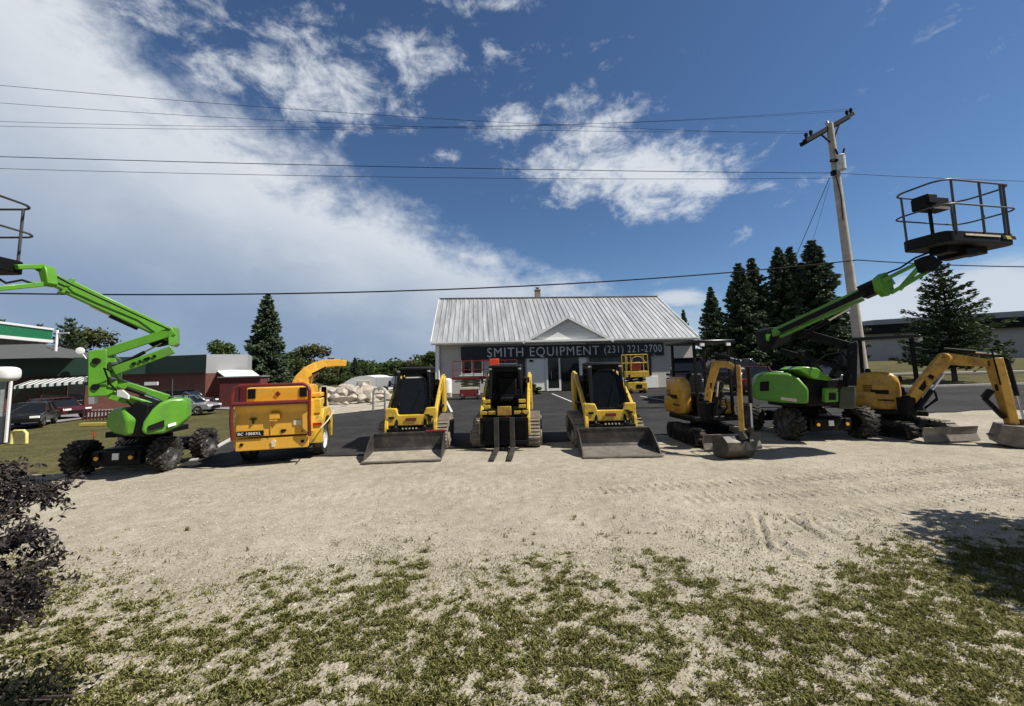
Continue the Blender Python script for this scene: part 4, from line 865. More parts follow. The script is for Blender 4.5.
mb = MB(); mb.cyl((.25, -.12, .1), (.25, -.12, z0-.2), .07, n=8); T.part('downspout', mb, M['white'])
mb = MB(); mb.box((.1, -.06, 2), (.22, .14, 3.6)); T.part('corner_trim', mb, M['white'])
mb = MB(); mb.box((10.35, -.17, 3.17), (16.7, .12, 1.05)); sg = T.part('name_board', mb, M['sign'], bevel=.01)
text(T, 'SMITH EQUIPMENT', 1.05, (4.05, -.245, 3.14), sg, M['letter'], .012, sx=.915, offset=0)
text(T, '(231) 221-2700', .86, (13.6, -.245, 3.2), sg, M['letter'], .012, sx=.80, offset=0)
mb = MB(); mb.box((7.6, -.16, 2.45), (.3, .1, .14)); T.part('wall_lamp', mb, M['black'])
# planting by the entrance
# ------------------------------------------------------------------ small lifts in front of the shop
T = Thing('scissor_lift', 'red scissor lift with railed platform and orange box, parked before the shop window', 'scissor lift', (-2.75, 25.6, 0), R(2))
b0 = P(459, 391, 25.6); 
mb = MB(); mb.box((-.05, 0, .42), (1.25, .8, .42)); bs = T.part('base', mb, M['red'], bevel=.03)
mb = MB(); mb.box((-.05, -.02, .72), (1.2, .78, .16)); T.part('cover', mb, M['cream'], bs, bevel=.02)
mb = MB(); mb.box((.57, -.41, .45), (.1, .03, .3)); T.part('ladder_plate', mb, M['white'], bs)
for x in (-.5, .45):
    for y in (-.36, .36): add_tyre(T, (x, y, .2), .2, .14, M['rim'], lug=False, name='wheel')
mb = MB()
for k in range(3):
    z0_ = .82+.17*k
    for y in (-.3, .3): mb.bar((-.6, y, z0_), (.6, y, z0_+.15), .06, .08); mb.bar((.6, y+.03, z0_), (-.6, y+.03, z0_+.15), .06, .08)
T.part('scissor_arms', mb, M['olive'])
mb = MB(); mb.box((0.95, 0, 1.36), (4.2, .9, .14)); pf = T.part('platform', mb, M['maroon'])
mb = MB()
for y in (-.42, .42):
    for z in (1.9, 2.45): mb.cyl((-1.1, y, z), (3.0, y, z), .018, n=6)
    for x in (-1.1, -.45, .2, .85, 1.5, 2.25, 3.0): mb.cyl((x, y, 1.4), (x, y, 2.45), .018, n=6)
T.part('guard_rail', mb, M['red'], pf)
mb = MB(); mb.box((1.55, -.5, 2.3), (.62, .3, .5)); T.part('control_box', mb, M['redorange'], pf, bevel=.03)
mb = MB(); mb.box((2.3, -.46, 2.22), (1.4, .05, .05)); T.part('grey_bar', mb, M['galv'], pf)

T = Thing('scissor_lift', 'small yellow scissor lift lowered in front of the shop, behind the tinted loader', 'scissor lift', (P(636, 390, 27).x, 27, 0), R(2))
mb = MB(); mb.box((0, 0, .5), (1.3, .8, .55)); bs = T.part('base', mb, M['yellow'], bevel=.03)
mb = MB(); mb.box((.1, -.41, .5), (.4, .02, .25)); T.part('side_hatch', mb, M['black'], bs)
for x in (-.45, .45):
    for y in (-.36, .36): add_tyre(T, (x, y, .2), .2, .14, M['rim'], lug=False, name='wheel')
mb = MB()
for k in range(2):
    z0_ = .8+.16*k
    for y in (-.3, .3): mb.bar((-.6, y, z0_), (.6, y, z0_+.14), .06, .08); mb.bar((.6, y+.03, z0_), (-.6, y+.03, z0_+.14), .06, .08)
T.part('scissor_arms', mb, M['black'])
mb = MB(); mb.box((0, 0, 1.3), (1.6, .85, .4)); pf = T.part('platform', mb, M['yellow'], bevel=.015)
mb = MB()
for y in (-.4, .4):
    for z in (2.05, 2.6): mb.cyl((-.75, y, z), (.75, y, z), .03, n=6)
    for x in (-.75, -.4, .75): mb.cyl((x, y, 1.5), (x, y, 2.6), .03, n=6)
mb.tube([(-.4, -.4, 1.75), (-.3, -.4, 2.35), (0, -.4, 2.5), (.3, -.4, 2.45), (.6, -.4, 2.1)], .03, 6)
T.part('guard_rail', mb, M['yellow'], pf)
mb = MB(); mb.box((.1, .2, 1.85), (.7, .3, .55)); T.part('control_box', mb, M['maroon'], pf, bevel=.04)

# ------------------------------------------------------------------ CARS
def car(name, label, loc, rz, paint, h=1.45, Lc=4.5, suv=False, group=None, rimm='rim'):
    T = Thing(name, label, 'car', loc, rz, group)
    k = Lc/4.5; w = .88; hb = h*.60
    body = [(-2.2, .32), (-2.25, .55), (-2.1, hb-.08), (-1.1, hb+.02), (1.6, hb+.03), (2.15, hb), (2.25, .6), (2.2, .32)]
    mb = MB(); mb.prism([(y*k, z) for y, z in body], 'x', -w, w); bd = T.part('body', mb, paint, bevel=.07, seg=3)
    gh = [(-1.15, hb), (-.45, h-.03), (.1, h), (1.5 if suv else 1.1, h-.04), (2.05 if suv else 1.75, hb)]
    mb = MB(); n = len(gh)
    mb.add([(-(w-.06), y*k, z) if z < h*.8 else (-(w-.2), y*k, z) for y, z in gh]+[((w-.06), y*k, z) if z < h*.8 else ((w-.2), y*k, z) for y, z in gh],
           [tuple(range(n)), tuple(range(2*n-1, n-1, -1))]+[(i, n+i, n+(i+1) % n, (i+1) % n) for i in range(n)]); T.part('cabin_glass', mb, M['glass'], bd, bevel=.03)
    mb = MB(); mb.box((0, .35*k, h+.005), (1.3, (1.9 if suv else 1.3)*k, .05))
    for sx in (-1, 1):
        mb.bar((sx*(w-.055), -1.12*k, hb), (sx*(w-.19), -.44*k, h), .05, .06); mb.bar((sx*(w-.05), .35*k, hb), (sx*(w-.19), .4*k, h), .05, .09); mb.bar((sx*(w-.05), (2.0 if suv else 1.7)*k, hb), (sx*(w-.19), (1.45 if suv else 1.05)*k, h), .06, .12)
    T.part('roof', mb, paint, bevel=.02)
    for sx in (-1, 1):
        for sy in (-1.4, 1.35): add_tyre(T, (sx*(w-.08), sy*k, .33), .33, .22, M[rimm], lug=False, name='wheel')
        mb = MB(); mb.box((sx*.62, -2.22*k, hb-.22), (.4, .08, .14)); T.part('headlight', mb, M['lightlens'], bd, bevel=.02)
        mb = MB(); mb.box((sx*.68, 2.2*k, hb-.12), (.26, .08, .2)); T.part('tail_light', mb, M['redlens'], bd, bevel=.02)
        mb = MB(); mb.box((sx*(w+.08), -.85*k, hb+.05), (.16, .1, .12)); T.part('mirror', mb, M['black'], bd, bevel=.02)
    mb = MB(); mb.box((0, -2.25*k, .48), (1.2, .04, .22)); T.part('grille', mb, M['black'], bd)
    return T
CP = {k: mat('car_'+k, c, .25, .2, var=.03, coat=.6) for k, c in dict(maroon=(.09, .012, .018), black=(.012, .012, .014), dark=(.02, .022, .028), white=(.26, .27, .28), red=(.13, .010, .012), grey=(.15, .16, .17)).items()}
def at(px, Y): return (P(px, 360, Y).x, Y)
x, y = at(60, 30.5); car('parked_car', 'maroon wagon parked on the forecourt behind the left boom lift', (x, y, -.97), R(80), CP['maroon'], 1.5, 4.3, True)
x, y = at(35, 26); car('parked_car', 'black car nose on at the forecourt edge beside the maroon wagon', (x, y, -.97), R(38), CP['black'], 1.45, 4.2)
x, y = at(185, 34); car('parked_car', 'black utility vehicle parked against the brick store wall', (x, y, -.97), R(96), CP['dark'], 1.75, 4.7, True)
x, y = at(188, 31); car('parked_car', 'silver car mostly hidden behind the left boom lift hood', (x, y, -.97), R(100), CP['white'], 1.4, 4.2)
x, y = at(688, 21.5); car('parked_truck', 'dark maroon tall pickup behind the canopied excavator', (x, y, 0.02), R(-28), mat('car_deepmaroon', (.03, .006, .008), .25, coat=.5), 2.2, 5.2, True)
x, y = at(750, 24.5); car('parked_car', 'red car tail on behind the dark green lift', (x, y, .02), R(160), CP['red'], 1.6, 4.5)
x, y = at(738, 28.8); car('parked_truck', 'dark slate pickup parked beside the spruce trees', (x, y, .02), R(80), CP['dark'], 2.1, 5.6, True)
x, y = at(845, 27); car('parked_car', 'dark grey car between the green lift and the utility pole', (x, y, g1(x, y)+.02), R(85), CP['grey'], 1.5, 4.5)

# ------------------------------------------------------------------ SERVICE STATION (left)
T = Thing('fuel_canopy', 'green and white striped fuel station canopy at the left edge', 'canopy', (-38, 28, -1), 0)
def slab(z0, z1, out, m, name, par=None):
    A = P(52, 336, 29.5); q = [(A.x+out, 29.5+out), (A.x+4.6+out, 17-out), (A.x-18, 17-out), (A.x-22, 29.5+out)]
    mb = MB(); mb.prism(q, 'z', z0, z1); return T.part(name, mb, m, par, world=True, bevel=.02)
zt, zb_ = P(52, 328.5, 29.5).z, P(52, 343, 29.5).z; hh = zt-zb_
bnd = slab(zb_+hh*.2, zb_+hh*.86, 0, M['stationgreen'], 'fascia_band')
slab(zb_, zb_+hh*.2, .06, M['white'], 'lower_trim', bnd); slab(zb_-.05, zb_-.002, -.1, M['greyroof'], 'soffit', bnd); slab(zb_+hh*.86, zt, .06, M['white'], 'upper_trim', bnd)
T = Thing('station_store', 'long low brick store with dark green fascia and striped awning', 'store building', (-30, 36, -1), R(0))
a, b = P(5, 372, 35), P(150, 372, 39); c = P(206, 368, 37.5)
def wallrun(pts, z0, z1, thick, m, name, par=None, back=10, bevel=0):
    mb = MB(); f = [(p[0], p[1]) for p in pts]; bk = [(p[0]*(1+thick/p[1]), p[1]+thick) for p in reversed(pts)]
    mb.prism(f+bk, 'z', z0, z1); return T.part(name, mb, m, par, world=True, bevel=bevel, smooth=False)
run = [(a.x-20, a.y-2), (a.x, a.y), (b.x, b.y), (c.x, c.y)]
wallrun(run, -1, 2.3, 9, M['brick'], 'wall')
run2 = [(x+(0 if i < 3 else .4), y-.5) for i, (x, y) in enumerate(run)]
wallrun(run2, P(100, 374, 36).z-.1, P(100, 356.5, 36).z, 10, M['greensteel'], 'fascia', bevel=.03)
mb = MB(); q = [P(6, 357, 34.3), P(52, 355.5, 35.5)]
e0 = P(57, 357.5, 34.5); e1 = P(38, 343, 38); mb.add([(a.x-22, 33.2, e0.z), tuple(e0), (e1.x, 38, e1.z), (a.x-22, 38, e1.z), (e0.x-3, 44, e0.z), (a.x-22, 44, e0.z)], [(0, 1, 2, 3), (3, 2, 4, 5), (1, 4, 2), (0, 5, 4, 1), (0, 3, 5)]); T.part('shingle_roof', mb, M['greyroof'], world=True)
u0, u1 = P(14, 386, 33.5), P(85, 381, 35)
mb = MB(); n = 2
mb.add([(u0.x, u0.y, u0.z), (u1.x, u1.y, u1.z), (u1.x, u1.y+1.2, u1.z+.45), (u0.x, u0.y+1.2, u0.z+.45), (u0.x, u0.y, u0.z-.25), (u1.x, u1.y, u1.z-.25)], [(0, 1, 2, 3), (0, 4, 5, 1)]); T.part('awning', mb, M['awning'], world=True)
for x0, x1 in ((14, 40), (42, 66), (68, 84)):
    p, q = P(x0, 390, 34.3), P(x1, 390, 34.9)
    mb = MB(); mb.add([(p.x, p.y, -.6), (q.x, q.y, -.6), (q.x, q.y, 1.5), (p.x, p.y, 1.5), (p.x, p.y+.1, -.6), (q.x, q.y+.1, -.6), (q.x, q.y+.1, 1.5), (p.x, p.y+.1, 1.5)], [(0, 1, 2, 3), (7, 6, 5, 4), (0, 4, 5, 1), (1, 5, 6, 2), (2, 6, 7, 3), (3, 7, 4, 0)]); T.part('window', mb, M['glass'], world=True)
p = P(206, 366, 37.4); mb = MB()
mb.box((P(150, 372, 36).x, 36.2, 1.35), (1.2, .1, .3)); T.part('white_sign', mb, M['white'], world=True)
mb = MB(); p = P(57.5, 330, 37); mb.cyl(p-Vector((0, 0, 2.5)), p, .10, n=12); mb.bar(p+Vector((-.1, 0, -.3)), p+Vector((1.1, 0, -.3)), .1, .1); T.part('roof_post', mb, M['white'], world=True)
mb = MB(); p = P(80, 351, 35.8); mb.superell(p, (.33, .06, .33), 1, 1); mb.v = [Matrix.Rotation(R(25), 3, 'Z') @ (v-p)+p for v in mb.v]; mb.cyl(p, p-Vector((-.3, -.3, .7)), .05); T.part('satellite_dish', mb, M['white'], world=True)
# brick annex, pale roof shed
T = Thing('brick_annex', 'brick annex with grey upper wall beyond the green fascia', 'building', (-26, 42, -1), 0)
p, q = P(205, 380, 40), P(259, 380, 44)
mb = MB(); mb.prism([(p.x-1, 40), (q.x, 43), (q.x*1.2, 52), (p.x*1.2, 52)], 'z', -1, P(230, 374, 42).z+.1); T.part('wall', mb, M['brick'], world=True, smooth=False)
mb = MB(); mb.prism([(p.x-1.2, 39.9), (q.x-.6, 42.9), (q.x*1.2, 51.9), (p.x*1.2, 51.9)], 'z', P(230, 373.9, 42).z+.12, P(215, 354, 40.5).z); T.part('upper_wall', mb, M['greywall'], world=True, smooth=False)
mb = MB(); u = P(216, 371, 38.5); v = P(262, 378, 38); w_ = P(250, 370.5, 42)
mb.add([P(226, 377.5, 38), P(263, 378, 38), P(252, 370, 42), P(215, 369.5, 42), P(226, 378.6, 38), P(263, 379.1, 38), P(252, 371, 42), P(215, 370.5, 42)], [(0, 1, 2, 3), (7, 6, 5, 4), (0, 4, 5, 1), (1, 5, 6, 2), (2, 6, 7, 3), (3, 7, 4, 0)]); T.part('awning_roof', mb, M['white'], world=True)
T = Thing('red_shed', 'dark red shed wall in front of the brick annex', 'shed', (P(240, 390, 37).x, 37, -1), R(5))
mb = MB(); mb.box((0, .6, 1.35), (3.6, 1.2, 2.7)); T.part('wall', mb, mat('barn_red', (.11, .022, .02), .8), bevel=.01)
mb = MB(); mb.box((0, .6, 2.75), (3.9, 1.5, .1)); T.part('roof', mb, M['galv'])
mb = MB(); mb.box((.6, -.03, 1.1), (1.1, .05, 2.1)); T.part('door', mb, M['maroon'])
# air station at left edge and bollard hoop
a = P(8, 400, 19.5); zg = g1(a.x, 19.5)
T = Thing('air_station', 'white hooded vacuum and air station at the left edge of the grass', 'vending station', (a.x, 19.5, zg), R(10))
zt = P(8, 368, 19.5).z-zg; z1 = P(8, 381, 19.5).z-zg
mb = MB(); mb.superell((-.35, 0, (zt+z1)/2+.02), (.62, .4, (zt-z1)/2+.05), .6, .5); T.part('hood', mb, M['white'])
mb = MB(); mb.box((-.35, 0, .62), (.7, .5, 1.3)); T.part('cabinet', mb, M['darkpanel'], bevel=.03)
for x in (-.72, .1):
    mb = MB(); mb.box((x, -.05, z1/2), (.07, .1, z1)); T.part('post', mb, M['white'])
mb = MB(); mb.cyl((-.3, 0, 1.2), (-.3, 0, z1), .14); T.part('tank', mb, M['galv'])
a = P(21, 419, 19); zg = g1(a.x, 19)
mb = MB(); mb.tube([(a.x-.36, 19, zg), (a.x-.36, 19, zg+.48), (a.x-.25, 19, zg+.6), (a.x+.2, 19, zg+.6), (a.x+.33, 19, zg+.48), (a.x+.36, 19, zg)], .06, 10)
solo('bollard_hoop', mb, mat('pale_yellow', (.70, .62, .22), .5), 'pale yellow steel hoop bollard beside the white air station', 'bollard', loc=(a.x, 19, zg))
mb = MB(); p, q = P(82, 412, 25.5), P(112, 411.5, 25.5); mb.bar((p.x, 25.5, -.93), (q.x, 25.5, -.93), .25, .18); solo('wheel_stop', mb, mat('yellow_kerb', (.6, .5, .1), .7), 'yellow painted wheel stop kerb on the forecourt', 'wheel stop', loc=(p.x, 25.5, -1))
T = Thing('fence', 'low brick red slatted barrier behind the wheel stop', 'fence', (P(98, 400, 28).x, 28, -1), 0)
mb = MB()
for k in range(9): mb.box((-.95+.24*k, 0, .4), (.1, .04, .7))
mb.box((0, .03, .65), (2.2, .04, .1)); mb.box((0, .03, .25), (2.2, .04, .1)); T.part('slats', mb, mat('faded_brick_red', (.10, .03, .025), .8))
T = Thing('post_sign', 'thin red reflector stake in the grass under the lift arm', 'marker stake', (P(95, 420, 17).x, 17, g1(P(95, 420, 17).x, 17)), 0)
mb = MB(); mb.cyl((0, 0, 0), (0, 0, .7), .02); T.part('stake', mb, M['red'])
mb = MB(); mb.box((0, -.02, .62), (.08, .01, .14)); T.part('reflector', mb, M['redorange'])

# ------------------------------------------------------------------ RIGHT GREY BUILDING
a, b = P(868, 380, 62), P(1075, 380, 44)
T = Thing('grey_warehouse', 'long grey panelled warehouse with black roof edge behind the right conifer', 'warehouse', (a.x, a.y, 0), 0)
zr = P(1024, 328, 46).z
mb = MB(); mb.prism([(a.x, a.y), (b.x+30, b.y-2), (b.x+30, b.y+40), (a.x, a.y+40)], 'z', .2, 5.6); T.part('wall', mb, M['greywall'], world=True, smooth=False)
mb = MB(); mb.prism([(a.x-.6, a.y-.7), (b.x+30, b.y-2.7), (b.x+30, b.y+40), (a.x-.6, a.y+40)], 'z', 5.6, 7.0); T.part('fascia', mb, M['black'], world=True, smooth=False)
mb = MB(); mb.prism([(a.x+2, a.y+.2), (b.x+30, b.y-2), (b.x+30, b.y+40), (a.x+2, a.y+40)], 'z', 7.003, 7.9); T.part('roof', mb, M['greywall'], world=True, smooth=False)

# ------------------------------------------------------------------ STONE YARD
def boulder(c, s):
    import bmesh
    bm = bmesh.new()
    for k in range(22):
        v = Vector((random.gauss(0, 1), random.gauss(0, 1), random.gauss(0, 1))).normalized()*random.uniform(.8, 1.08)
        bm.verts.new((v.x*s[0], v.y*s[1], v.z*s[2]))
    r_ = bmesh.ops.convex_hull(bm, input=bm.verts); bm.verts.ensure_lookup_table()
    dead = [v for v in bm.verts if not v.link_faces]; bmesh.ops.delete(bm, geom=dead, context='VERTS')
    bm.verts.index_update(); mb = MB(); mb.add([v.co.copy() for v in bm.verts], [[v.index for v in f.verts] for f in bm.faces]); bm.free()
    m = Matrix.Rotation(random.random()*6, 3, 'Z') @ Matrix.Rotation(random.uniform(-.4, .4), 3, 'X'); mb.v = [m @ v for v in mb.v]
    me = mb.mesh('boulder', M['stone']); finish(me, False); o = link('boulder', me, None, .04); o.location = c
    return tag(o, 'pale tan boulder heaped in the stone pile right of the wood chipper', 'boulder', 'boulders in the stone pile')
for px, py, Y, sx, sz in [(318, 394, 25, .7, .4), (326, 396, 24.5, .9, .45), (335, 395, 24.3, .8, .5), (343, 397, 24, .9, .35), (352, 396, 24.2, .8, .5), (361, 397, 24.3, .7, .4), (370, 396, 25, .9, .5), (379, 395, 25.5, .8, .5),
                          (322, 389, 26, .9, .5), (332, 389, 26, .8, .45), (341, 390, 25.8, 1.0, .5), (350, 389, 26, .9, .55), (359, 390, 26, .8, .5), (368, 388, 26.5, 1.0, .6), (328, 385, 27.5, .9, .4), (338, 386, 27, .7, .4), (346, 384, 27.5, 1.0, .5), (356, 385, 27.5, .8, .5), (365, 383, 28, 1.0, .5), (384, 389, 27, .9, .6), (316, 399, 23.5, .5, .3), (326, 401, 23, .45, .25), (346, 402, 22.7, .4, .22), (374, 401, 23.5, .5, .3), (390, 396, 26, .8, .5)]:
    p = P(px, py, Y); p.z *= .72; boulder((p.x, p.y, max(p.z, sz*.4)), (sx*random.uniform(.45, .85), sx*.5, sz*random.uniform(.4, .9)))
T = Thing('quonset_hut', 'white arched fabric shelter behind the stone pile', 'shelter', (P(364, 390, 40).x, 40, 0), R(5))
mb = MB(); pr = [(2.2*math.cos(R(180*k/16)), 1.3*math.sin(R(180*k/16))+.2) for k in range(17)]; mb.prism([(x, z) for x, z in pr]+[(-2.2, 0), (2.2, 0)], 'y', 0, 6); T.part('cover', mb, M['tarp'])
mb = MB(); mb.box((0, -.02, .5), (1.2, .06, 1.0)); T.part('door_flap', mb, M['cream'])
T = Thing('enclosed_trailer', 'white low trailer behind the first track loader', 'trailer', (P(392, 390, 36).x, 36, 0), R(0))
mb = MB(); mb.box((.3, 0, .95), (3.0, 1.6, .95)); T.part('body', mb, M['tarp'], bevel=.05)
for x in (-.4, .5): add_tyre(T, (x, -.75, .32), .32, .2, M['rim'], lug=False, name='wheel')
T.o.children  # keep
T = Thing('gate_rack', 'grey tubular steel rack standing left of the first track loader', 'rack', (P(379, 411, 19.5).x, 19.5, .03), R(4))
mb = MB(); mb.tube([(-.28, 0, 0), (-.28, 0, .95), (-.2, 0, 1.08), (.2, 0, 1.08), (.28, 0, .95), (.28, 0, 0)], .045); T.part('frame', mb, M['galv'])
mb = MB()
for z in (.25, .45, .65, .85): mb.cyl((-.27, 0, z), (.27, 0, z), .02, n=6)
T.part('crossbars', mb, M['galv'])
T = Thing('propane_tank', 'small white upright tank at the left corner of the shop', 'tank', (P(447, 394, 27.5).x, 27.5, 0), 0)
mb = MB(); mb.cyl((0, 0, .35), (0, 0, 1.2), .34, n=20); mb.superell((0, 0, 1.2), (.34, .34, .14), 1, 1); T.part('vessel', mb, M['white'])
mb = MB(); mb.box((0, 0, .2), (.6, .6, .35)); T.part('stand', mb, M['concrete'], bevel=.02)

# ------------------------------------------------------------------ POLE AND WIRES
pb, pt = P(866, 392, 16), P(829.5, 124, 16); pb.z = 0 if pb.z > 0 else pb.z
d = (pt-pb); pb = pb-d*(pb.z/d.z)
pb.z = -.1
T = Thing('utility_pole', 'weathered leaning wooden utility pole with crossarm and transformer', 'utility pole', tuple(pb), 0)
mb = MB(); mb.tube([pb.lerp(pt, k/8) for k in range(9)], .1, 14, radii=[.20-.075*k/8 for k in range(9)]); T.part('pole', mb, M['wood'], world=True)
ca0, ca1 = P(805, 141, 15.3), P(852.5, 114, 17.0)
mb = MB(); mb.bar(ca0, ca1, .14, .16); mb.bar(ca0+Vector((0, .2, -.03)), ca1+Vector((0, .2, -.03)), .12, .16); ca = T.part('crossarm', mb, M['darkwood'], world=True)
mb = MB(); mb.bar(ca0.lerp(ca1, .72), pt-(pt-pb).normalized()*.9, .05, .05); mb.bar(ca0.lerp(ca1, .28), pt-(pt-pb).normalized()*.9, .05, .05); T.part('brace', mb, M['darkwood'], ca, world=True)
INS = []
for t in (.03, .12, .45, .88, .97):
    p = ca0.lerp(ca1, t); mb = MB(); mb.cyl(p+Vector((0, 0, .05)), p+Vector((0, 0, .2)), .05); mb.cyl(p+Vector((0, 0, .2)), p+Vector((0, 0, .3)), .075, .05); T.part('insulator', mb, M['galv'] if t == .45 else M['darkwood'], ca, world=True); INS.append(p+Vector((0, 0, .28)))
tp = P(841, 163, 15.8); mb = MB(); mb.cyl(tp-Vector((0, 0, .3)), tp+Vector((0, 0, .3)), .16, n=18); mb.cyl(tp+Vector((0, 0, .3)), tp+Vector((0, 0, .36)), .17, .12, n=18); tf = T.part('transformer', mb, mat('transformer_grey', (.55, .57, .58), .4), world=True)
mb = MB()
for dx in (-.08, .09): mb.cyl(tp+Vector((dx, 0, .33)), tp+Vector((dx*2.2, 0, .62)), .035)
T.part('bushing', mb, M['darkwood'], tf, world=True)
mb = MB(); mb.bar(tp+Vector((-.42, 0, .12)), tp+Vector((-.1, 0, .12)), .1, .1); mb.box(P(833.5, 173, 15.85), (.14, .14, .2)); T.part('bracket', mb, M['black'], world=True)
mb = MB(); mb.tube([P(836, 176, 15.75), P(841, 196, 15.8), P(843, 220, 15.78)], .02, 6); T.part('conduit', mb, M['black'], world=True)
def wire(a, b, sag, r, label, name='power_line', cat='overhead wire'):
    a, b = Vector(a), Vector(b); mb = MB(); n = 40
    mb.tube([a.lerp(b, k/n)-Vector((0, 0, sag*4*(k/n)*(1-k/n))) for k in range(n+1)], r, 5)
    return solo(name, mb, M['wire'], label, cat, 'wires running from the utility pole', loc=tuple(a))
def left_end(px, py, Y, to, k=1.5):
    p = P(px, py, Y); return to+(p-to)*k
thick, thin = .017, .008
at_ = lambda px, py: P(px, py, 15.9)
c0 = at_(857, 260)
def wire_through(p_left, mids, pole, sag_k, r, label):
    wire(p_left, pole, sag_k, r, label)
def span(a, b, sg, r, label):
    """carry the wire on to the next pole, well past the left edge, with the same curve"""
    a = Vector(a)+Vector((0, 0, 4*sg)); wire(b+(a-b)*2, b, 4*sg, r, label)
span(P(-150, 290, 11.6), at_(857.5, 260), .62, .024, 'lowest thick black cable crossing in front of the shop roof')
wire(at_(857.5, 260), P(1200, 262, 17), .25, .022, 'cable leaving the pole to the right behind the basket')
span(P(-150, 152, 11.4), at_(834, 173), .12, .012, 'dark wire at transformer height, upper of the two reaching the pole there')
span(P(-150, 164, 11.4), at_(834.5, 178), .20, .008, 'thin wire running just under the transformer height wire')
wire(at_(834, 173), P(1250, 184, 17), .15, .010, 'wire leaving the pole to the right above the basket')
span(P(-150, 71, 11), INS[0], .35, .007, 'highest thin wire at left ending at the front crossarm tip')
span(P(-150, 91, 11), INS[1], .45, .006, 'second highest thin wire ending near the front crossarm tip')
span(P(-150, 116, 11.6), INS[3], .55, .006, 'thin wire ending near the rear crossarm tip, upper of that pair')
span(P(-150, 122, 11.6), INS[4], .55, .006, 'thin wire ending at the rear crossarm tip, lower of that pair')
e = P(735, 330, 27); e.z = .2
wire(at_(829.5, 178), e, .0, .012, 'guy wire slanting down from the pole to the spruces, left one', 'guy_wire', 'guy wire')
e = P(765, 330, 27); e.z = .2
wire(at_(830, 182), e, .0, .006, 'thinner guy wire slanting down from the pole, right one', 'guy_wire', 'guy wire')

# ------------------------------------------------------------------ FOLIAGE
def tri_mesh(name, V, m, tint, nper):
    """V: (n*nper,3) polygons of nper verts; tint per polygon"""
    n = len(V)//nper; me = bpy.data.meshes.new(name)
    me.vertices.add(len(V)); me.vertices.foreach_set('co', np.asarray(V, np.float32).ravel())
    me.loops.add(len(V)); me.loops.foreach_set('vertex_index', np.arange(len(V), dtype=np.int32))
    me.polygons.add(n); me.polygons.foreach_set('loop_start', np.arange(n, dtype=np.int32)*nper)
    at = me.attributes.new('tint', 'FLOAT', 'FACE'); at.data.foreach_set('value', np.asarray(tint, np.float32))
    me.materials.append(m); me.update(); me.validate(); return me
def leaves(cent, size, n_dir=None, aspect=.6, flat=0., droop=None):
    """quad leaf at each centre; random orientation"""
    n = len(cent); a = rng.normal(size=(n, 3)); a[:, 2] *= (1-flat)
    if n_dir is not None: a = a*.5+n_dir
    a /= np.linalg.norm(a, axis=1, keepdims=True)+1e-9
    b = rng.normal(size=(n, 3)); b -= a*(a*b).sum(1, keepdims=True); b /= np.linalg.norm(b, axis=1, keepdims=True)+1e-9
    s = np.asarray(size).reshape(-1, 1)*rng.uniform(.7, 1.3, (n, 1)); w = s*aspect
    q = np.stack([cent-a*s*.5, cent+b*w*.5, cent+a*s*.5, cent-b*w*.5], 1)
    return q.reshape(-1, 3)
def spruce_mesh(h, r, seed, pine=False, dens=1.):
    g = np.random.default_rng(seed); cs = []; dirs = []; tints = []; nb = MB()
    z = h*.06 if not pine else h*.12; lev = 0
    while z < h*.985:
        t = z/h; rr = r*(1-t)**(.8 if not pine else .75)*(1 if t > .12 else .8)+.08*r*(1-t)+.1
        k = int((7 if not pine else 6)+4*(1-t)); off = g.random()*6.28
        for j in range(k):
            az = off+6.283*j/k+g.normal()*.25; Lb = rr*g.uniform(.65, 1.12)*(1 if not pine else g.uniform(.75, 1.15)); 
            up = (.15+.5*t) if not pine else (.25+.4*t)
            d = np.array([math.cos(az), math.sin(az), 0]); m_ = max(8, int(Lb*(46 if not pine else 34)*dens))
            u = g.random(m_)**.75
            sagz = (-.32*u+.22*u**2)*Lb*(1.1-t) if not pine else (up*.5*u)*Lb
            tip = up*.25*Lb*u**3
            side = np.array([-d[1], d[0], 0]); wv = (1-u*.75)*Lb*.26*g.normal(size=m_)*.75
            c = np.outer(u*Lb, d)+np.outer(wv, side); c[:, 2] += z+sagz+tip-np.abs(wv)*.25+g.normal(size=m_)*(.08 if pine else .07)
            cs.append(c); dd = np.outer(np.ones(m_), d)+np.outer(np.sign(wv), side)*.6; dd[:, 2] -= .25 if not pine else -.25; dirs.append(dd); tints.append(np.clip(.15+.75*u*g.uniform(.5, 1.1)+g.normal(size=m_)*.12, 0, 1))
            nb.tube([(0, 0, z), tuple(d*Lb*.45+np.array([0, 0, z+((-.32*.45+.22*.2)*Lb*(1.1-t) if not pine else up*.22*Lb)]))], .03, 4, radii=[.045*(1-t)+.012, .012])
        z += (h*.026 if not pine else h*.052)*g.uniform(.8, 1.2)
    c = np.concatenate(cs); dr = np.concatenate(dirs); sz = (.39 if not pine else .34)*(h/12)**.5
    V = leaves(c, np.full(len(c), sz), dr*1.1, .42 if not pine else .36)
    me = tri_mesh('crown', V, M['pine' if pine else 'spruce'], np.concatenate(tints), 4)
    nb.tube([(0, 0, -.2), (0, 0, h*.5), (0, 0, h*.98)], .1, 8, radii=[h*.018, h*.010, .02])
    tm = nb.mesh('trunk', M['bark']); finish(tm); return me, tm
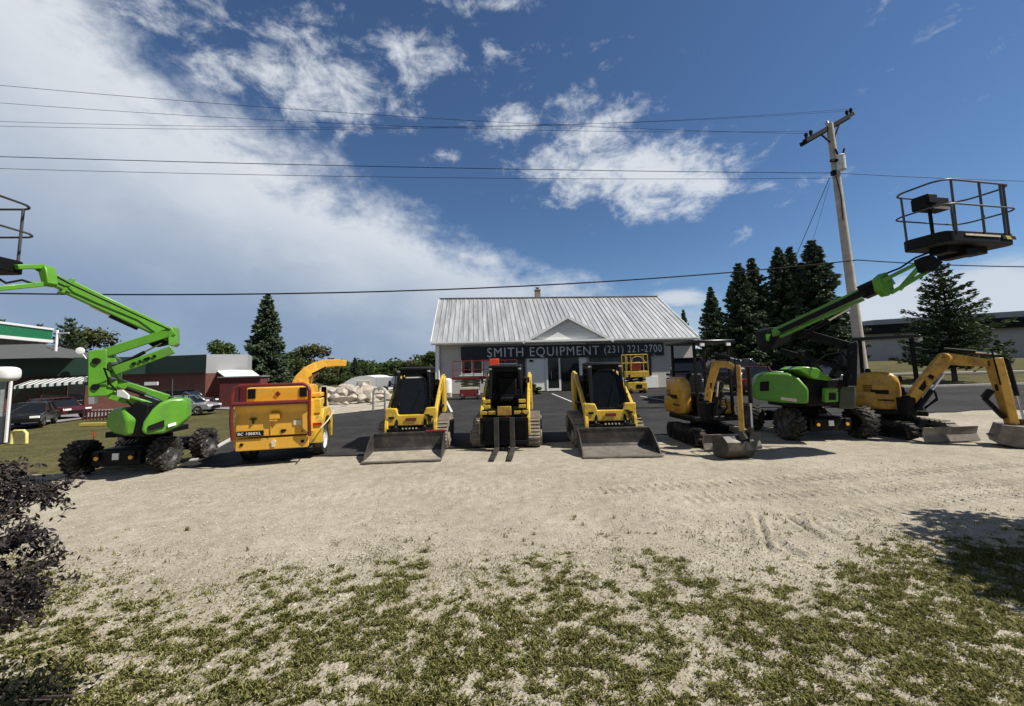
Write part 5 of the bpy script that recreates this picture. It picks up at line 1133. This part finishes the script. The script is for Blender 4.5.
def leafy_mesh(h, r, seed, m, leaf=.3, n=5000, blobs=16, base=.25):
    g = np.random.default_rng(seed); cs = []; tn = []; nb = MB()
    nb.tube([(0, 0, -.2), (.05*h, .02*h, h*.25), (0, 0, h*.6), (-.03*h, 0, h*.85)], .1, 8, radii=[h*.03, h*.022, h*.014, .03])
    for i in range(blobs):
        t = g.uniform(base, .92); az = g.random()*6.28; ro = r*math.sqrt(g.random())*(.85 if .3 < t < .75 else .5)
        c = np.array([ro*math.cos(az), ro*math.sin(az), h*t]); br = r*g.uniform(.25, .48)
        k = n//blobs; p = g.normal(size=(k, 3)); p /= np.linalg.norm(p, axis=1, keepdims=True); p *= (br*g.random((k, 1))**.4)*np.array([1, 1, .75]); p += g.normal(size=(k, 3))*br*.12
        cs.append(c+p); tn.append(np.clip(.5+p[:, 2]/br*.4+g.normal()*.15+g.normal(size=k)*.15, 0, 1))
        nb.tube([(0, 0, h*max(.15, t-.25)), tuple(c*.6+np.array([0, 0, h*t*.4-.1*h*.0])), tuple(c)], .03, 5, radii=[h*.010, h*.006, .02])
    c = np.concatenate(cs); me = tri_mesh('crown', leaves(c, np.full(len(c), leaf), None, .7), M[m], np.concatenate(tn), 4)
    tm = nb.mesh('trunk', M['bark']); finish(tm); return me, tm
def tree(name, label, meshes, loc, s=1., sxy=None, rz=0., cat='tree', group=None, crown='crown'):
    o = bpy.data.objects.new(name, None); C.objects.link(o); o.location = loc; sxy = sxy or s; o.scale = (sxy, sxy, s); o.rotation_euler = (0, 0, rz); tag(o, label, cat, group)
    link(crown, meshes[0], o); link('trunk' if crown == 'crown' else 'stem', meshes[1], o); return o
SP = [spruce_mesh(12, 3.1, 3), spruce_mesh(12, 3.1, 5)]
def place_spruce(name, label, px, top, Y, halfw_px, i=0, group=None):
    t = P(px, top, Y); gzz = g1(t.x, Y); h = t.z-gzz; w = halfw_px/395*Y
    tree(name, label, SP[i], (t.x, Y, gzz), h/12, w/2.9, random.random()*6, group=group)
place_spruce('spruce_tree', 'lone tall blue green spruce left of the chipper chute', 268, 292, 50, 25, 0)
gR = 'spruces right of the shop'
place_spruce('spruce_tree', 'short thin spruce nearest the shop roof', 710, 286, 42, 19, 1, gR)
place_spruce('spruce_tree', 'broad dark spruce, left trunk of the close pair right of the thin one', 738, 262, 42, 27, 0, gR)
place_spruce('spruce_tree', 'broad dark spruce, right trunk of the close pair behind the boom', 751, 257, 43, 28, 1, gR)
place_spruce('spruce_tree', 'narrow topped spruce in the taller clump, left of its three', 777, 246, 42, 26, 0, gR)
place_spruce('spruce_tree', 'slim spruce in the middle of the taller clump', 789, 246, 43, 26, 1, gR)
place_spruce('spruce_tree', 'tallest spruce, just left of the utility pole', 811, 239, 41, 37, 0, gR)
place_spruce('spruce_tree', 'tiny dark spruce tip peeking over the right slope of the shop roof', 683, 309, 60, 10, 1)
place_spruce('spruce_tree', 'small young spruce on the grass by the warehouse wall', 997, 339, 40, 9, 1)
PN = spruce_mesh(9, 3.4, 11, True, 1.5)
t = P(940, 262, 30); tree('pine_tree', 'loose airy pine under the raised basket before the warehouse', PN, (t.x, 30, g1(t.x, 30)), (t.z-g1(t.x, 30))/9, 46/395*30/3.3, 1.)
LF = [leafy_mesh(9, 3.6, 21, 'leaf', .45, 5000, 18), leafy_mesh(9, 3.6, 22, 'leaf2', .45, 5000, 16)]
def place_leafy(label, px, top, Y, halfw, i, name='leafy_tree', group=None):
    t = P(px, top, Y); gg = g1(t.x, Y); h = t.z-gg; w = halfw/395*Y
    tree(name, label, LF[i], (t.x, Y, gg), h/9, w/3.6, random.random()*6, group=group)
place_leafy('rounded green tree showing above the grey annex wall', 223, 341, 62, 18, 0)
place_leafy('dull green tree right of the lone spruce', 312, 345, 58, 24, 1)
place_leafy('green tree between the spruce and the chipper chute', 290, 352, 66, 20, 0)
place_leafy('dark tree behind the top of the chipper chute', 338, 365, 70, 18, 0)
place_spruce('spruce_tree', 'small pointed evergreen above the white shelter, left one', 355, 357, 75, 8, 0)
place_spruce('spruce_tree', 'small pointed evergreen above the white shelter, right one', 366, 362, 78, 5, 1)
place_leafy('dark green tree above the first track loader, left of its pair', 392, 361, 72, 18, 0)
place_leafy('dark green tree above the first track loader, right of its pair', 410, 361, 70, 16, 1)
place_leafy('dark tree close to the left end of the shop', 434, 352, 55, 16, 0)
place_leafy('low tree behind the brick store, under the left lift boom', 84, 329, 60, 30, 1)
PN2 = spruce_mesh(9, 3.4, 15, True, 1.2)
for lab, px, top, Y, hw in (('pine with bare tips behind the fuel canopy', 70, 316, 52, 26), ('pine peeking over the left end of the fuel canopy', 3, 317, 54, 14), ('small pine between store roof and lift boom', 40, 322, 56, 16)):
    t = P(px, top, Y); tree('pine_tree', lab, PN2, (t.x, Y, -1), (t.z+1)/9, hw/395*Y/3.3, random.random()*6)
# distant woods: one mass
cs = []; g = np.random.default_rng(4)
for k in range(130):
    x = g.uniform(-150, 190); y = g.uniform(105, 150); h = g.uniform(4.2, 6.6); m_ = 160
    p = g.normal(size=(m_, 3)); p /= np.linalg.norm(p, axis=1, keepdims=True); p *= np.array([3.2, 3.2, h*.5])*g.random((m_, 1))**.35; cs.append(p+np.array([x, y, h*.5]))
c = np.concatenate(cs); me = tri_mesh('distant_woods', leaves(c, np.full(len(c), 1.2), None, .7), M['leaf'], g.random(len(c)), 4)
tag(link('distant_woods', me), 'dark mass of woods along the horizon', 'woods', kind='stuff')
# shrubs by the entrance
SH = leafy_mesh(1.0, .8, 31, 'leaf', .16, 1500, 9, .2)
for lab, px, Y, s in (('low green shrub left of the shop door', 528, 28.6, .75), ('smaller low shrub touching the shop step', 538, 28.4, .5)):
    t = P(px, 390, Y); tree('shrub', lab, SH, (t.x, Y, .02), s, s*1.5, random.random()*6, 'shrub', crown='foliage')

# plum bush at the left front: arching branches rooted out of frame
g = np.random.default_rng(9); nb = MB(); cs = []; 
def branch(p, d, L_, r, depth):
    pts = [Vector(p)]; dd = Vector(d).normalized(); n = 6
    for k in range(n):
        dd = (dd+Vector(g.normal(size=3))*.16+Vector((.0, 0, -.035))).normalized(); pts.append(pts[-1]+dd*L_/n)
    nb.tube(pts, r, 5, radii=[r*(1-.7*k/n) for k in range(n+1)])
    for k in range(1, n+1):
        if depth < 2:
            for q in range(1 if depth else 2):
                sd = Vector(g.normal(size=3)); sd = (dd*.6+sd*.55).normalized(); branch(pts[k], sd, min(L_*g.uniform(.25, .42), .22), r*.5, depth+1)
        if depth >= 1:
            for q in range(4 if depth == 2 else 2): cs.append(np.array(pts[k])+g.normal(size=3)*.020)
root = Vector((-4.3, 2.75, 0))
for (p0_, tp_) in (((-70, 470, 2.75), (44, 470, 2.8)), ((-60, 500, 2.7), (50, 486, 2.85)), ((-70, 520, 2.6), (26, 508, 2.6)), ((-60, 548, 2.55), (66, 556, 2.6)), ((-60, 560, 2.5), (38, 562, 2.5)), ((-60, 566, 2.45), (34, 582, 2.5)), ((-80, 480, 2.6), (10, 462, 2.7)), ((-80, 540, 2.6), (14, 546, 2.55))):
    mid, e = P(*p0_), P(*tp_)
    nb.tube([root, root.lerp(mid, .5)+Vector((-.1, 0, .05)), mid], .02, 6, radii=[.028, .022, .013]); branch(mid, (e-mid), (e-mid).length*.92, .010, 0)
c = np.array(cs); c = c[g.random(len(c)) < .36]; V = leaves(c, np.full(len(c), .043), None, .42); print('bush', len(c))
T = Thing('plum_shrub', 'dark purple leaved shrub branching in from the left front edge', 'shrub', tuple(root), 0)
me = tri_mesh('foliage', V-np.array(root), M['plum'], g.random(len(c)), 4); link('foliage', me, T.o); T.part('branches', nb, M['bark'], world=True)
# low shrub bottom left, its leaves darkened to stand in for ground shadow
g = np.random.default_rng(19); c = g.normal(size=(3800, 3))*np.array([.20, .11, .07])+np.array([0, 0, .06]); c = c[c[:, 2] > .01][:1500]
T = Thing('ground_shrub', 'low dark green creeping shrub in the bottom left corner', 'shrub', (-3.10, 2.58, 0), 0)
me = tri_mesh('foliage', leaves(c, np.full(len(c), .035), None, .5), M['darkleaf'], g.random(len(c)), 4); link('foliage', me, T.o)
nb = MB()
for k in range(14): nb.tube([(0, 0, 0), (g.normal()*.12, g.normal()*.08, .08), (g.normal()*.3, g.normal()*.16, .12)], .006, 5)
T.part('stems', nb, M['bark'])
# tree just outside the right edge whose shade falls across the grass
ST = leafy_mesh(3.0, 1.25, 41, 'leaf', .12, 16000, 40, .16)
tree('leafy_tree', 'small leafy tree just past the right edge shading the grass', ST, (7.15, 3.45, 0), 1.05, 1.05)

# ------------------------------------------------------------------ GRASS, WEEDS, PEBBLES
def gdens(x, y):
    n = .62*fbm(x*1.5+5, y*1.9+2, 4)+.38*fbm((x-.22*(4-y)*np.sign(x))*3.4+11, y*.55+4, 3); f = fbm(x*8.5, y*11.0+7, 3); wob = fbm(x*.55+40, 3.3+0*x, 3)-.5
    edge = np.interp(x/np.maximum(y, .1), [-1.3, -.8, -.3, 0, .4, .7, 1.0, 1.3], [4.9, 5.0, 5.1, 4.9, 4.8, 4.7, 5.0, 5.2])+1.1*wob
    ramp = sstep(0, 2.2, edge-y)
    strip = np.exp(-((x-(.30+(4.0-y)*.20))/.14)**2)*.5+np.exp(-((x-(-1.1-(4.0-y)*.02))/.16)**2)*.4
    big = np.clip((n-.60+.50*ramp+strip*ramp+.28*sstep(.55, .9, x/np.maximum(y, .1))+.16*sstep(3.6, 2.4, y)+.08*sstep(-.1, -.5, x/np.maximum(y, .1)))*2.2, 0, 1)*np.clip(ramp*4+.04, 0, 1)
    f2 = fbm(x*15+3, y*19+1, 2)
    return np.clip((.45*f+.55*f2-.585+.22*big)*4.5, 0, 1)*np.clip(big*5, 0, 1)+.10*np.clip(ramp*2.5, 0, 1), ramp
N = 620000
y = 1.75+3.4*rng.random(N)**.85; x = (rng.random(N)*2-1)*(y*1.42+1.0)
dn, rp = gdens(x, y); k = rng.random(N) < dn*.85+.0
x, y, dn = x[k], y[k], dn[k]
# upright sprouts along the ragged edge
ns = 230; ys = rng.uniform(3.6, 5.4, ns); xs_ = (rng.random(ns)*2-1)*ys*1.35; kk = fbm(xs_*.9+2, ys*1.2+6, 3) > .47; ys, xs_ = ys[kk], xs_[kk]; mS = 7
xs2 = np.repeat(xs_, mS)+rng.normal(size=len(xs_)*mS)*.012; ys2 = np.repeat(ys, mS)+rng.normal(size=len(ys)*mS)*.010
spr = np.concatenate([np.zeros(len(x), bool), np.ones(len(xs2), bool)]); x = np.concatenate([x, xs2]); y = np.concatenate([y, ys2]); dn = np.concatenate([dn, np.full(len(xs2), .6)])
z = grav_z(x, y)
nB = len(x); print('blades', nB)
az = rng.random(nB)*6.283; lean = rng.uniform(.2, 1.15, nB); hgt = rng.uniform(.010, .034, nB)*(.55+.6*dn)*np.interp(y, [2, 5], [1., 1.15]); hgt = np.where(spr, rng.uniform(.02, .05, nB)*np.repeat(rng.uniform(.6, 1.7, nB//7+1), 7)[:nB], hgt); lean = np.where(spr, rng.uniform(.05, .4, nB), lean); w = rng.uniform(.0022, .0042, nB)*np.interp(y, [2, 5], [1., 1.5])
base = np.stack([x, y, z-.003], 1); d = np.stack([np.cos(az), np.sin(az), 0*az], 1); s_ = np.stack([-np.sin(az), np.cos(az), 0*az], 1); up = np.array([0, 0, 1.])
m1 = base+d*(lean*hgt*.45)[:, None]+up*(hgt*.65)[:, None]; tipp = base+d*(lean*hgt*1.15)[:, None]+up*(hgt*(1.05-.3*lean))[:, None]
V = np.stack([base-s_*w[:, None], base+s_*w[:, None], m1+s_*(w*.8)[:, None], tipp, m1-s_*(w*.8)[:, None]], 1).reshape(-1, 3)
tint = np.clip(rng.beta(1.7, 2.6, nB)+.35*(fbm(x*1.7+9, y*1.7)-.45)+.45*(rng.random(nB) > .82)*(dn < .6)+.2*(rng.random(nB) > .9), 0, 1)
tag(link('grass', tri_mesh('grass', V, M['grass'], tint, 5)), 'patchy short grass growing through the gravel in front', 'grass', kind='stuff')
# flat broad-leaf weeds and dark clumps beyond the edge of the grass
N = 26000; y = rng.uniform(2., 5.6, N); x = (rng.random(N)*2-1)*y*1.42
f = fbm(x*1.9+3, y*3.4+1, 3); k = (f > .57) & (rng.random(N) < sstep(5.4, 4.2, y)*sstep(3.2, 4.3, y)*.35+.02)
x, y = x[k], y[k]; cl = []
for xx, yy in zip(x[:2600], y[:2600]):
    m_ = rng.integers(4, 9); cl.append(np.stack([xx+rng.normal(size=m_)*.028, yy+rng.normal(size=m_)*.022, rng.uniform(.004, .05, m_)*rng.uniform(.4, 1.3)], 1))
c = np.concatenate(cl); nd = np.zeros((len(c), 3)); 
V = leaves(c, np.full(len(c), .026), None, .3, flat=-.4)
tag(link('weeds', tri_mesh('weeds', V, M['weed'], rng.random(len(c)), 4)), 'small flat weeds scattered on the gravel', 'weeds', kind='stuff')
# pebbles
N = 46000; y = 1.6+6.2*rng.random(N)**1.25; x = (rng.random(N)*2-1)*(y*1.4+1.0)
k = rng.random(N) < np.clip(fbm(x*1.3+8, y*1.3+4, 3)*2.2-.5, .1, 1); x, y = x[k], y[k]; n = len(x)
s_ = np.minimum(rng.gamma(2.0, .0024, n)+.003, .017); z = grav_z(x, y)
octv = np.array([(1, 0, 0), (0, 1, 0), (-1, 0, 0), (0, -1, 0), (0, 0, .75), (0, 0, -.6)], float); octf = [(0, 1, 4), (1, 2, 4), (2, 3, 4), (3, 0, 4), (1, 0, 5), (2, 1, 5), (3, 2, 5), (0, 3, 5)]
a = rng.random(n)*6.283; ca, sa = np.cos(a), np.sin(a); jit = octv[None]*(1+.35*rng.normal(size=(n, 6, 3)))
vx = jit*s_[:, None, None]; rx = vx[..., 0]*ca[:, None]-vx[..., 1]*sa[:, None]; ry = vx[..., 0]*sa[:, None]+vx[..., 1]*ca[:, None]
W = np.stack([rx+x[:, None], ry+y[:, None], vx[..., 2]+(z+s_*.25)[:, None]], -1)
V = W[:, np.array(octf).ravel()].reshape(-1, 3)
m, N_, L_, B = new_mat('pebble'); B.inputs['Roughness'].default_value = .9; at_n = N_.new('ShaderNodeAttribute'); at_n.attribute_name = 'tint'; r = N_.new('ShaderNodeValToRGB')
r.color_ramp.elements[0].color = (.26, .22, .17, 1); r.color_ramp.elements[1].color = (.50, .455, .375, 1); L_.new(at_n.outputs['Fac'], r.inputs[0]); L_.new(r.outputs[0], B.inputs['Base Color'])
tag(link('pebbles', tri_mesh('pebbles', V, m, np.repeat(np.clip(rng.normal(.6, .25, n), 0, 1), 8), 3)), 'loose pale stones on the gravel', 'pebbles', kind='stuff')

# ------------------------------------------------------------------ LIGHT AND SKY
SUN_EL, SUN_AZ = R(51), R(-14)           # azimuth measured from +X toward +Y
sd = Vector((math.cos(SUN_EL)*math.cos(SUN_AZ), math.cos(SUN_EL)*math.sin(SUN_AZ), math.sin(SUN_EL)))
sl = bpy.data.lights.new('sun', 'SUN'); sl.energy = 5.0; sl.angle = R(.53); sl.color = (1, .95, .87)
so = bpy.data.objects.new('sun', sl); C.objects.link(so); so.rotation_euler = sd.to_track_quat('Z', 'Y').to_euler(); so.location = sd*60
w = bpy.data.worlds.new('World'); S.world = w; w.use_nodes = True; nt = w.node_tree; N_, L_ = nt.nodes, nt.links; N_.clear()
def sock(v): return v
def mth(op, a, b=None, c=None, clamp=False):
    n = N_.new('ShaderNodeMath'); n.operation = op; n.use_clamp = clamp
    for i, v in enumerate((a, b, c)):
        if v is None: continue
        if isinstance(v, (int, float)): n.inputs[i].default_value = v
        else: L_.new(v, n.inputs[i])
    return n.outputs[0]
def smooth(v, a, b):
    n = N_.new('ShaderNodeMapRange'); n.interpolation_type = 'SMOOTHSTEP'; n.inputs['From Min'].default_value = a; n.inputs['From Max'].default_value = b; L_.new(v, n.inputs['Value']); return n.outputs[0]
sky = N_.new('ShaderNodeTexSky'); sky.sky_type = 'NISHITA'; sky.sun_disc = False; sky.sun_elevation = SUN_EL
sky.sun_rotation = math.atan2(sd.x, sd.y); sky.altitude = 300; sky.air_density = 1.0; sky.dust_density = .1; sky.ozone_density = 2.5
tc = N_.new('ShaderNodeTexCoord'); sp = N_.new('ShaderNodeSeparateXYZ'); L_.new(tc.outputs['Generated'], sp.inputs[0])
AZ = mth('ARCTAN2', sp.outputs[0], sp.outputs[1]); EL = mth('ARCSINE', sp.outputs[2])
# cloud-layer coordinates: flattened towards the horizon, as a real layer looks
den = mth('MAXIMUM', mth('ADD', sp.outputs[2], .12), .05)
cx = mth('DIVIDE', sp.outputs[0], den); cy = mth('DIVIDE', sp.outputs[1], den)
cv = N_.new('ShaderNodeCombineXYZ'); L_.new(cx, cv.inputs[0]); L_.new(cy, cv.inputs[1])
def noise(vec, scale, det=8, rough=.6, dist=0., off=(0, 0, 0), sc=(1, 1, 1), rot=0):
    mp = N_.new('ShaderNodeMapping'); mp.inputs['Location'].default_value = off; mp.inputs['Scale'].default_value = sc; mp.inputs['Rotation'].default_value = (0, 0, rot); L_.new(vec, mp.inputs[0])
    n = N_.new('ShaderNodeTexNoise'); n.inputs['Scale'].default_value = scale; n.inputs['Detail'].default_value = det; n.inputs['Roughness'].default_value = rough; n.inputs['Distortion'].default_value = dist; L_.new(mp.outputs[0], n.inputs['Vector']); return n.outputs['Fac']
n1 = noise(cv.outputs[0], 2.0, 10, .62, .4); n2 = noise(cv.outputs[0], 5.5, 10, .68, .6, (3, 1, 0)); n3 = noise(cv.outputs[0], .9, 5, .55, .2, (7, 2, 0))
n5 = noise(tc.outputs['Generated'], 5.0, 12, .62, .15, (5, 2, 8), (1, 1, 1.5)); n6 = noise(tc.outputs['Generated'], 13.0, 12, .66, .3, (2, 9, 4), (1, 1, 1.7))
n4 = noise(tc.outputs['Generated'], 5.0, 8, .6, .3, (1, 4, 2), (1, 1, 2.2))
def ae(px, py):
    d = ray(px, py).normalized(); return math.atan2(d.x, d.y), math.asin(d.z)
def blob(px, py, rx, ry, rot=0., amp=1.):
    a0, e0 = ae(px, py); a1, e1 = ae(px+rx*math.cos(rot), py-rx*math.sin(rot)); b1, f1 = ae(px-ry*math.sin(rot), py-ry*math.cos(rot))
    # linear map from (az,el) offsets to the ellipse's own axes
    m = Matrix(((a1-a0, b1-a0), (e1-e0, f1-e0))).inverted()
    da = mth('SUBTRACT', AZ, a0); de = mth('SUBTRACT', EL, e0)
    u = mth('ADD', mth('MULTIPLY', da, m[0][0]), mth('MULTIPLY', de, m[0][1])); v = mth('ADD', mth('MULTIPLY', da, m[1][0]), mth('MULTIPLY', de, m[1][1]))
    d2 = mth('ADD', mth('MULTIPLY', u, u), mth('MULTIPLY', v, v))
    return mth('MULTIPLY', mth('POWER', 2.718, mth('MULTIPLY', d2, -1.0)), amp)
def total(lst):
    o = lst[0]
    for b in lst[1:]: o = mth('ADD', o, b)
    return o
# broken cumulus patches
patch = total([blob(435, 45, 70, 32, 0, .85), blob(330, 95, 80, 50, -.3, .75), blob(200, 55, 120, 55, -.2, .55), blob(500, 130, 34, 24, .2, .85), blob(440, 158, 22, 12, 0, .7), blob(395, 131, 20, 10, 0, .5),
               blob(585, 130, 60, 62, .3, .80), blob(620, 178, 120, 30, .12, .95), blob(690, 158, 70, 30, .25, .65), blob(760, 186, 120, 10, .03, .6), blob(640, 215, 60, 12, .3, .5),
               blob(690, 45, 24, 9, .3, .3), blob(550, 47, 30, 8, .3, .3), blob(745, 82, 26, 10, -.5, .25), blob(480, 3, 60, 10, 0, .7), blob(100, 5, 200, 20, 0, .35)])
pa = smooth(mth('ADD', patch, mth('ADD', mth('MULTIPLY', mth('SUBTRACT', n6, .5), 3.0), mth('MULTIPLY', mth('SUBTRACT', n5, .5), 1.6))), .36, 1.45)
# the great bank at left: below a sloping upper edge
A, B_ = ae(215, 85), ae(600, 282); ddx, ddy = B_[0]-A[0], B_[1]-A[1]; ln = math.hypot(ddx, ddy); nx, ny = ddy/ln, -ddx/ln
sdist = mth('ADD', mth('MULTIPLY', mth('SUBTRACT', AZ, A[0]), nx), mth('MULTIPLY', mth('SUBTRACT', EL, A[1]), ny))   # positive inside
sdn = mth('ADD', sdist, mth('ADD', mth('MULTIPLY', mth('SUBTRACT', n5, .5), .34), mth('MULTIPLY', mth('SUBTRACT', n6, .5), .16)))
ba = smooth(sdn, -.03, .13)
thin = smooth(mth('ADD', sdist, mth('MULTIPLY', mth('SUBTRACT', n3, .5), .3)), .36, .10)          # fades to blue haze far below the edge
low = smooth(mth('ADD', EL, mth('MULTIPLY', mth('SUBTRACT', n4, .5), .12)), .02, .24)
keepc = mth('ADD', mth('MULTIPLY', mth('MAXIMUM', thin, low), .80), .20)
topfade = smooth(mth('ADD', EL, mth('MULTIPLY', mth('SUBTRACT', n5, .5), .5)), .86, .62)
bank = mth('MULTIPLY', ba, mth('ADD', mth('MULTIPLY', topfade, .62), .33))
# low clouds along the horizon at right and beyond
lowc = total([blob(680, 298, 40, 10, 0, .8), blob(985, 290, 110, 36, .05, 1.05), blob(1000, 330, 160, 30, 0, .8), blob(875, 300, 60, 22, .3, .55), blob(400, 350, 22, 5, 0, .4), blob(870, 330, 40, 30, 0, .5)])
la = smooth(mth('ADD', lowc, mth('ADD', mth('MULTIPLY', mth('SUBTRACT', n4, .5), .8), mth('MULTIPLY', mth('SUBTRACT', n2, .5), .5))), .25, .85)
# behind the camera: scattered
back = mth('MULTIPLY', smooth(mth('ADD', n1, mth('MULTIPLY', sp.outputs[1], -.3)), .75, 1.0), .5)
cov = mth('MAXIMUM', mth('MAXIMUM', mth('MULTIPLY', pa, .86), mth('MULTIPLY', bank, .97)), mth('MAXIMUM', mth('MULTIPLY', la, .9), back))
cov = mth('MULTIPLY', cov, smooth(sp.outputs[2], -.02, .02))
# cloud tone: bright rims, grey-blue bellies
K = 1/.1
tone = mth('ADD', mth('MULTIPLY', smooth(mth('ADD', sdist, mth('MULTIPLY', mth('SUBTRACT', n5, .5), .45)), .40, .04), .66), mth('MULTIPLY', mth('SUBTRACT', n5, .5), .5), None); tone = mth('ADD', tone, mth('MULTIPLY', smooth(mth('ADD', EL, mth('MULTIPLY', mth('SUBTRACT', n4, .5), .10)), .08, .42), .36), None, True)
tone = mth('MAXIMUM', tone, mth('MULTIPLY', pa, .85)); tone = mth('MAXIMUM', tone, mth('MULTIPLY', la, .75))
cc = N_.new('ShaderNodeMixRGB'); cc.inputs[1].default_value = (.255*K, .345*K, .49*K, 1); cc.inputs[2].default_value = (.77*K, .81*K, .855*K, 1); L_.new(tone, cc.inputs[0])
# sky tint
hs = N_.new('ShaderNodeMixRGB'); hs.blend_type = 'MULTIPLY'; hs.inputs[0].default_value = 1; L_.new(sky.outputs[0], hs.inputs[1])
bt = N_.new('ShaderNodeMixRGB'); bt.inputs[1].default_value = (.20, .27, .36, 1); bt.inputs[2].default_value = (.65, .79, .93, 1); L_.new(mth('MULTIPLY', smooth(sp.outputs[1], -.15, .25), smooth(sp.outputs[2], .92, .70)), bt.inputs[0]); L_.new(bt.outputs[0], hs.inputs[2])
mx = N_.new('ShaderNodeMixRGB'); L_.new(cov, mx.inputs[0]); L_.new(hs.outputs[0], mx.inputs[1]); L_.new(cc.outputs[0], mx.inputs[2])
bg = N_.new('ShaderNodeBackground'); bg.inputs[1].default_value = .077; L_.new(mx.outputs[0], bg.inputs[0])
wo = N_.new('ShaderNodeOutputWorld'); L_.new(bg.outputs[0], wo.inputs[0])
vs = S.view_settings; vs.view_transform = 'Standard'; vs.look = 'None'; vs.exposure = .38; vs.gamma = 1; vs.use_curve_mapping = False
S.cycles.max_bounces = 6; S.cycles.diffuse_bounces = 2; S.cycles.use_denoising = True
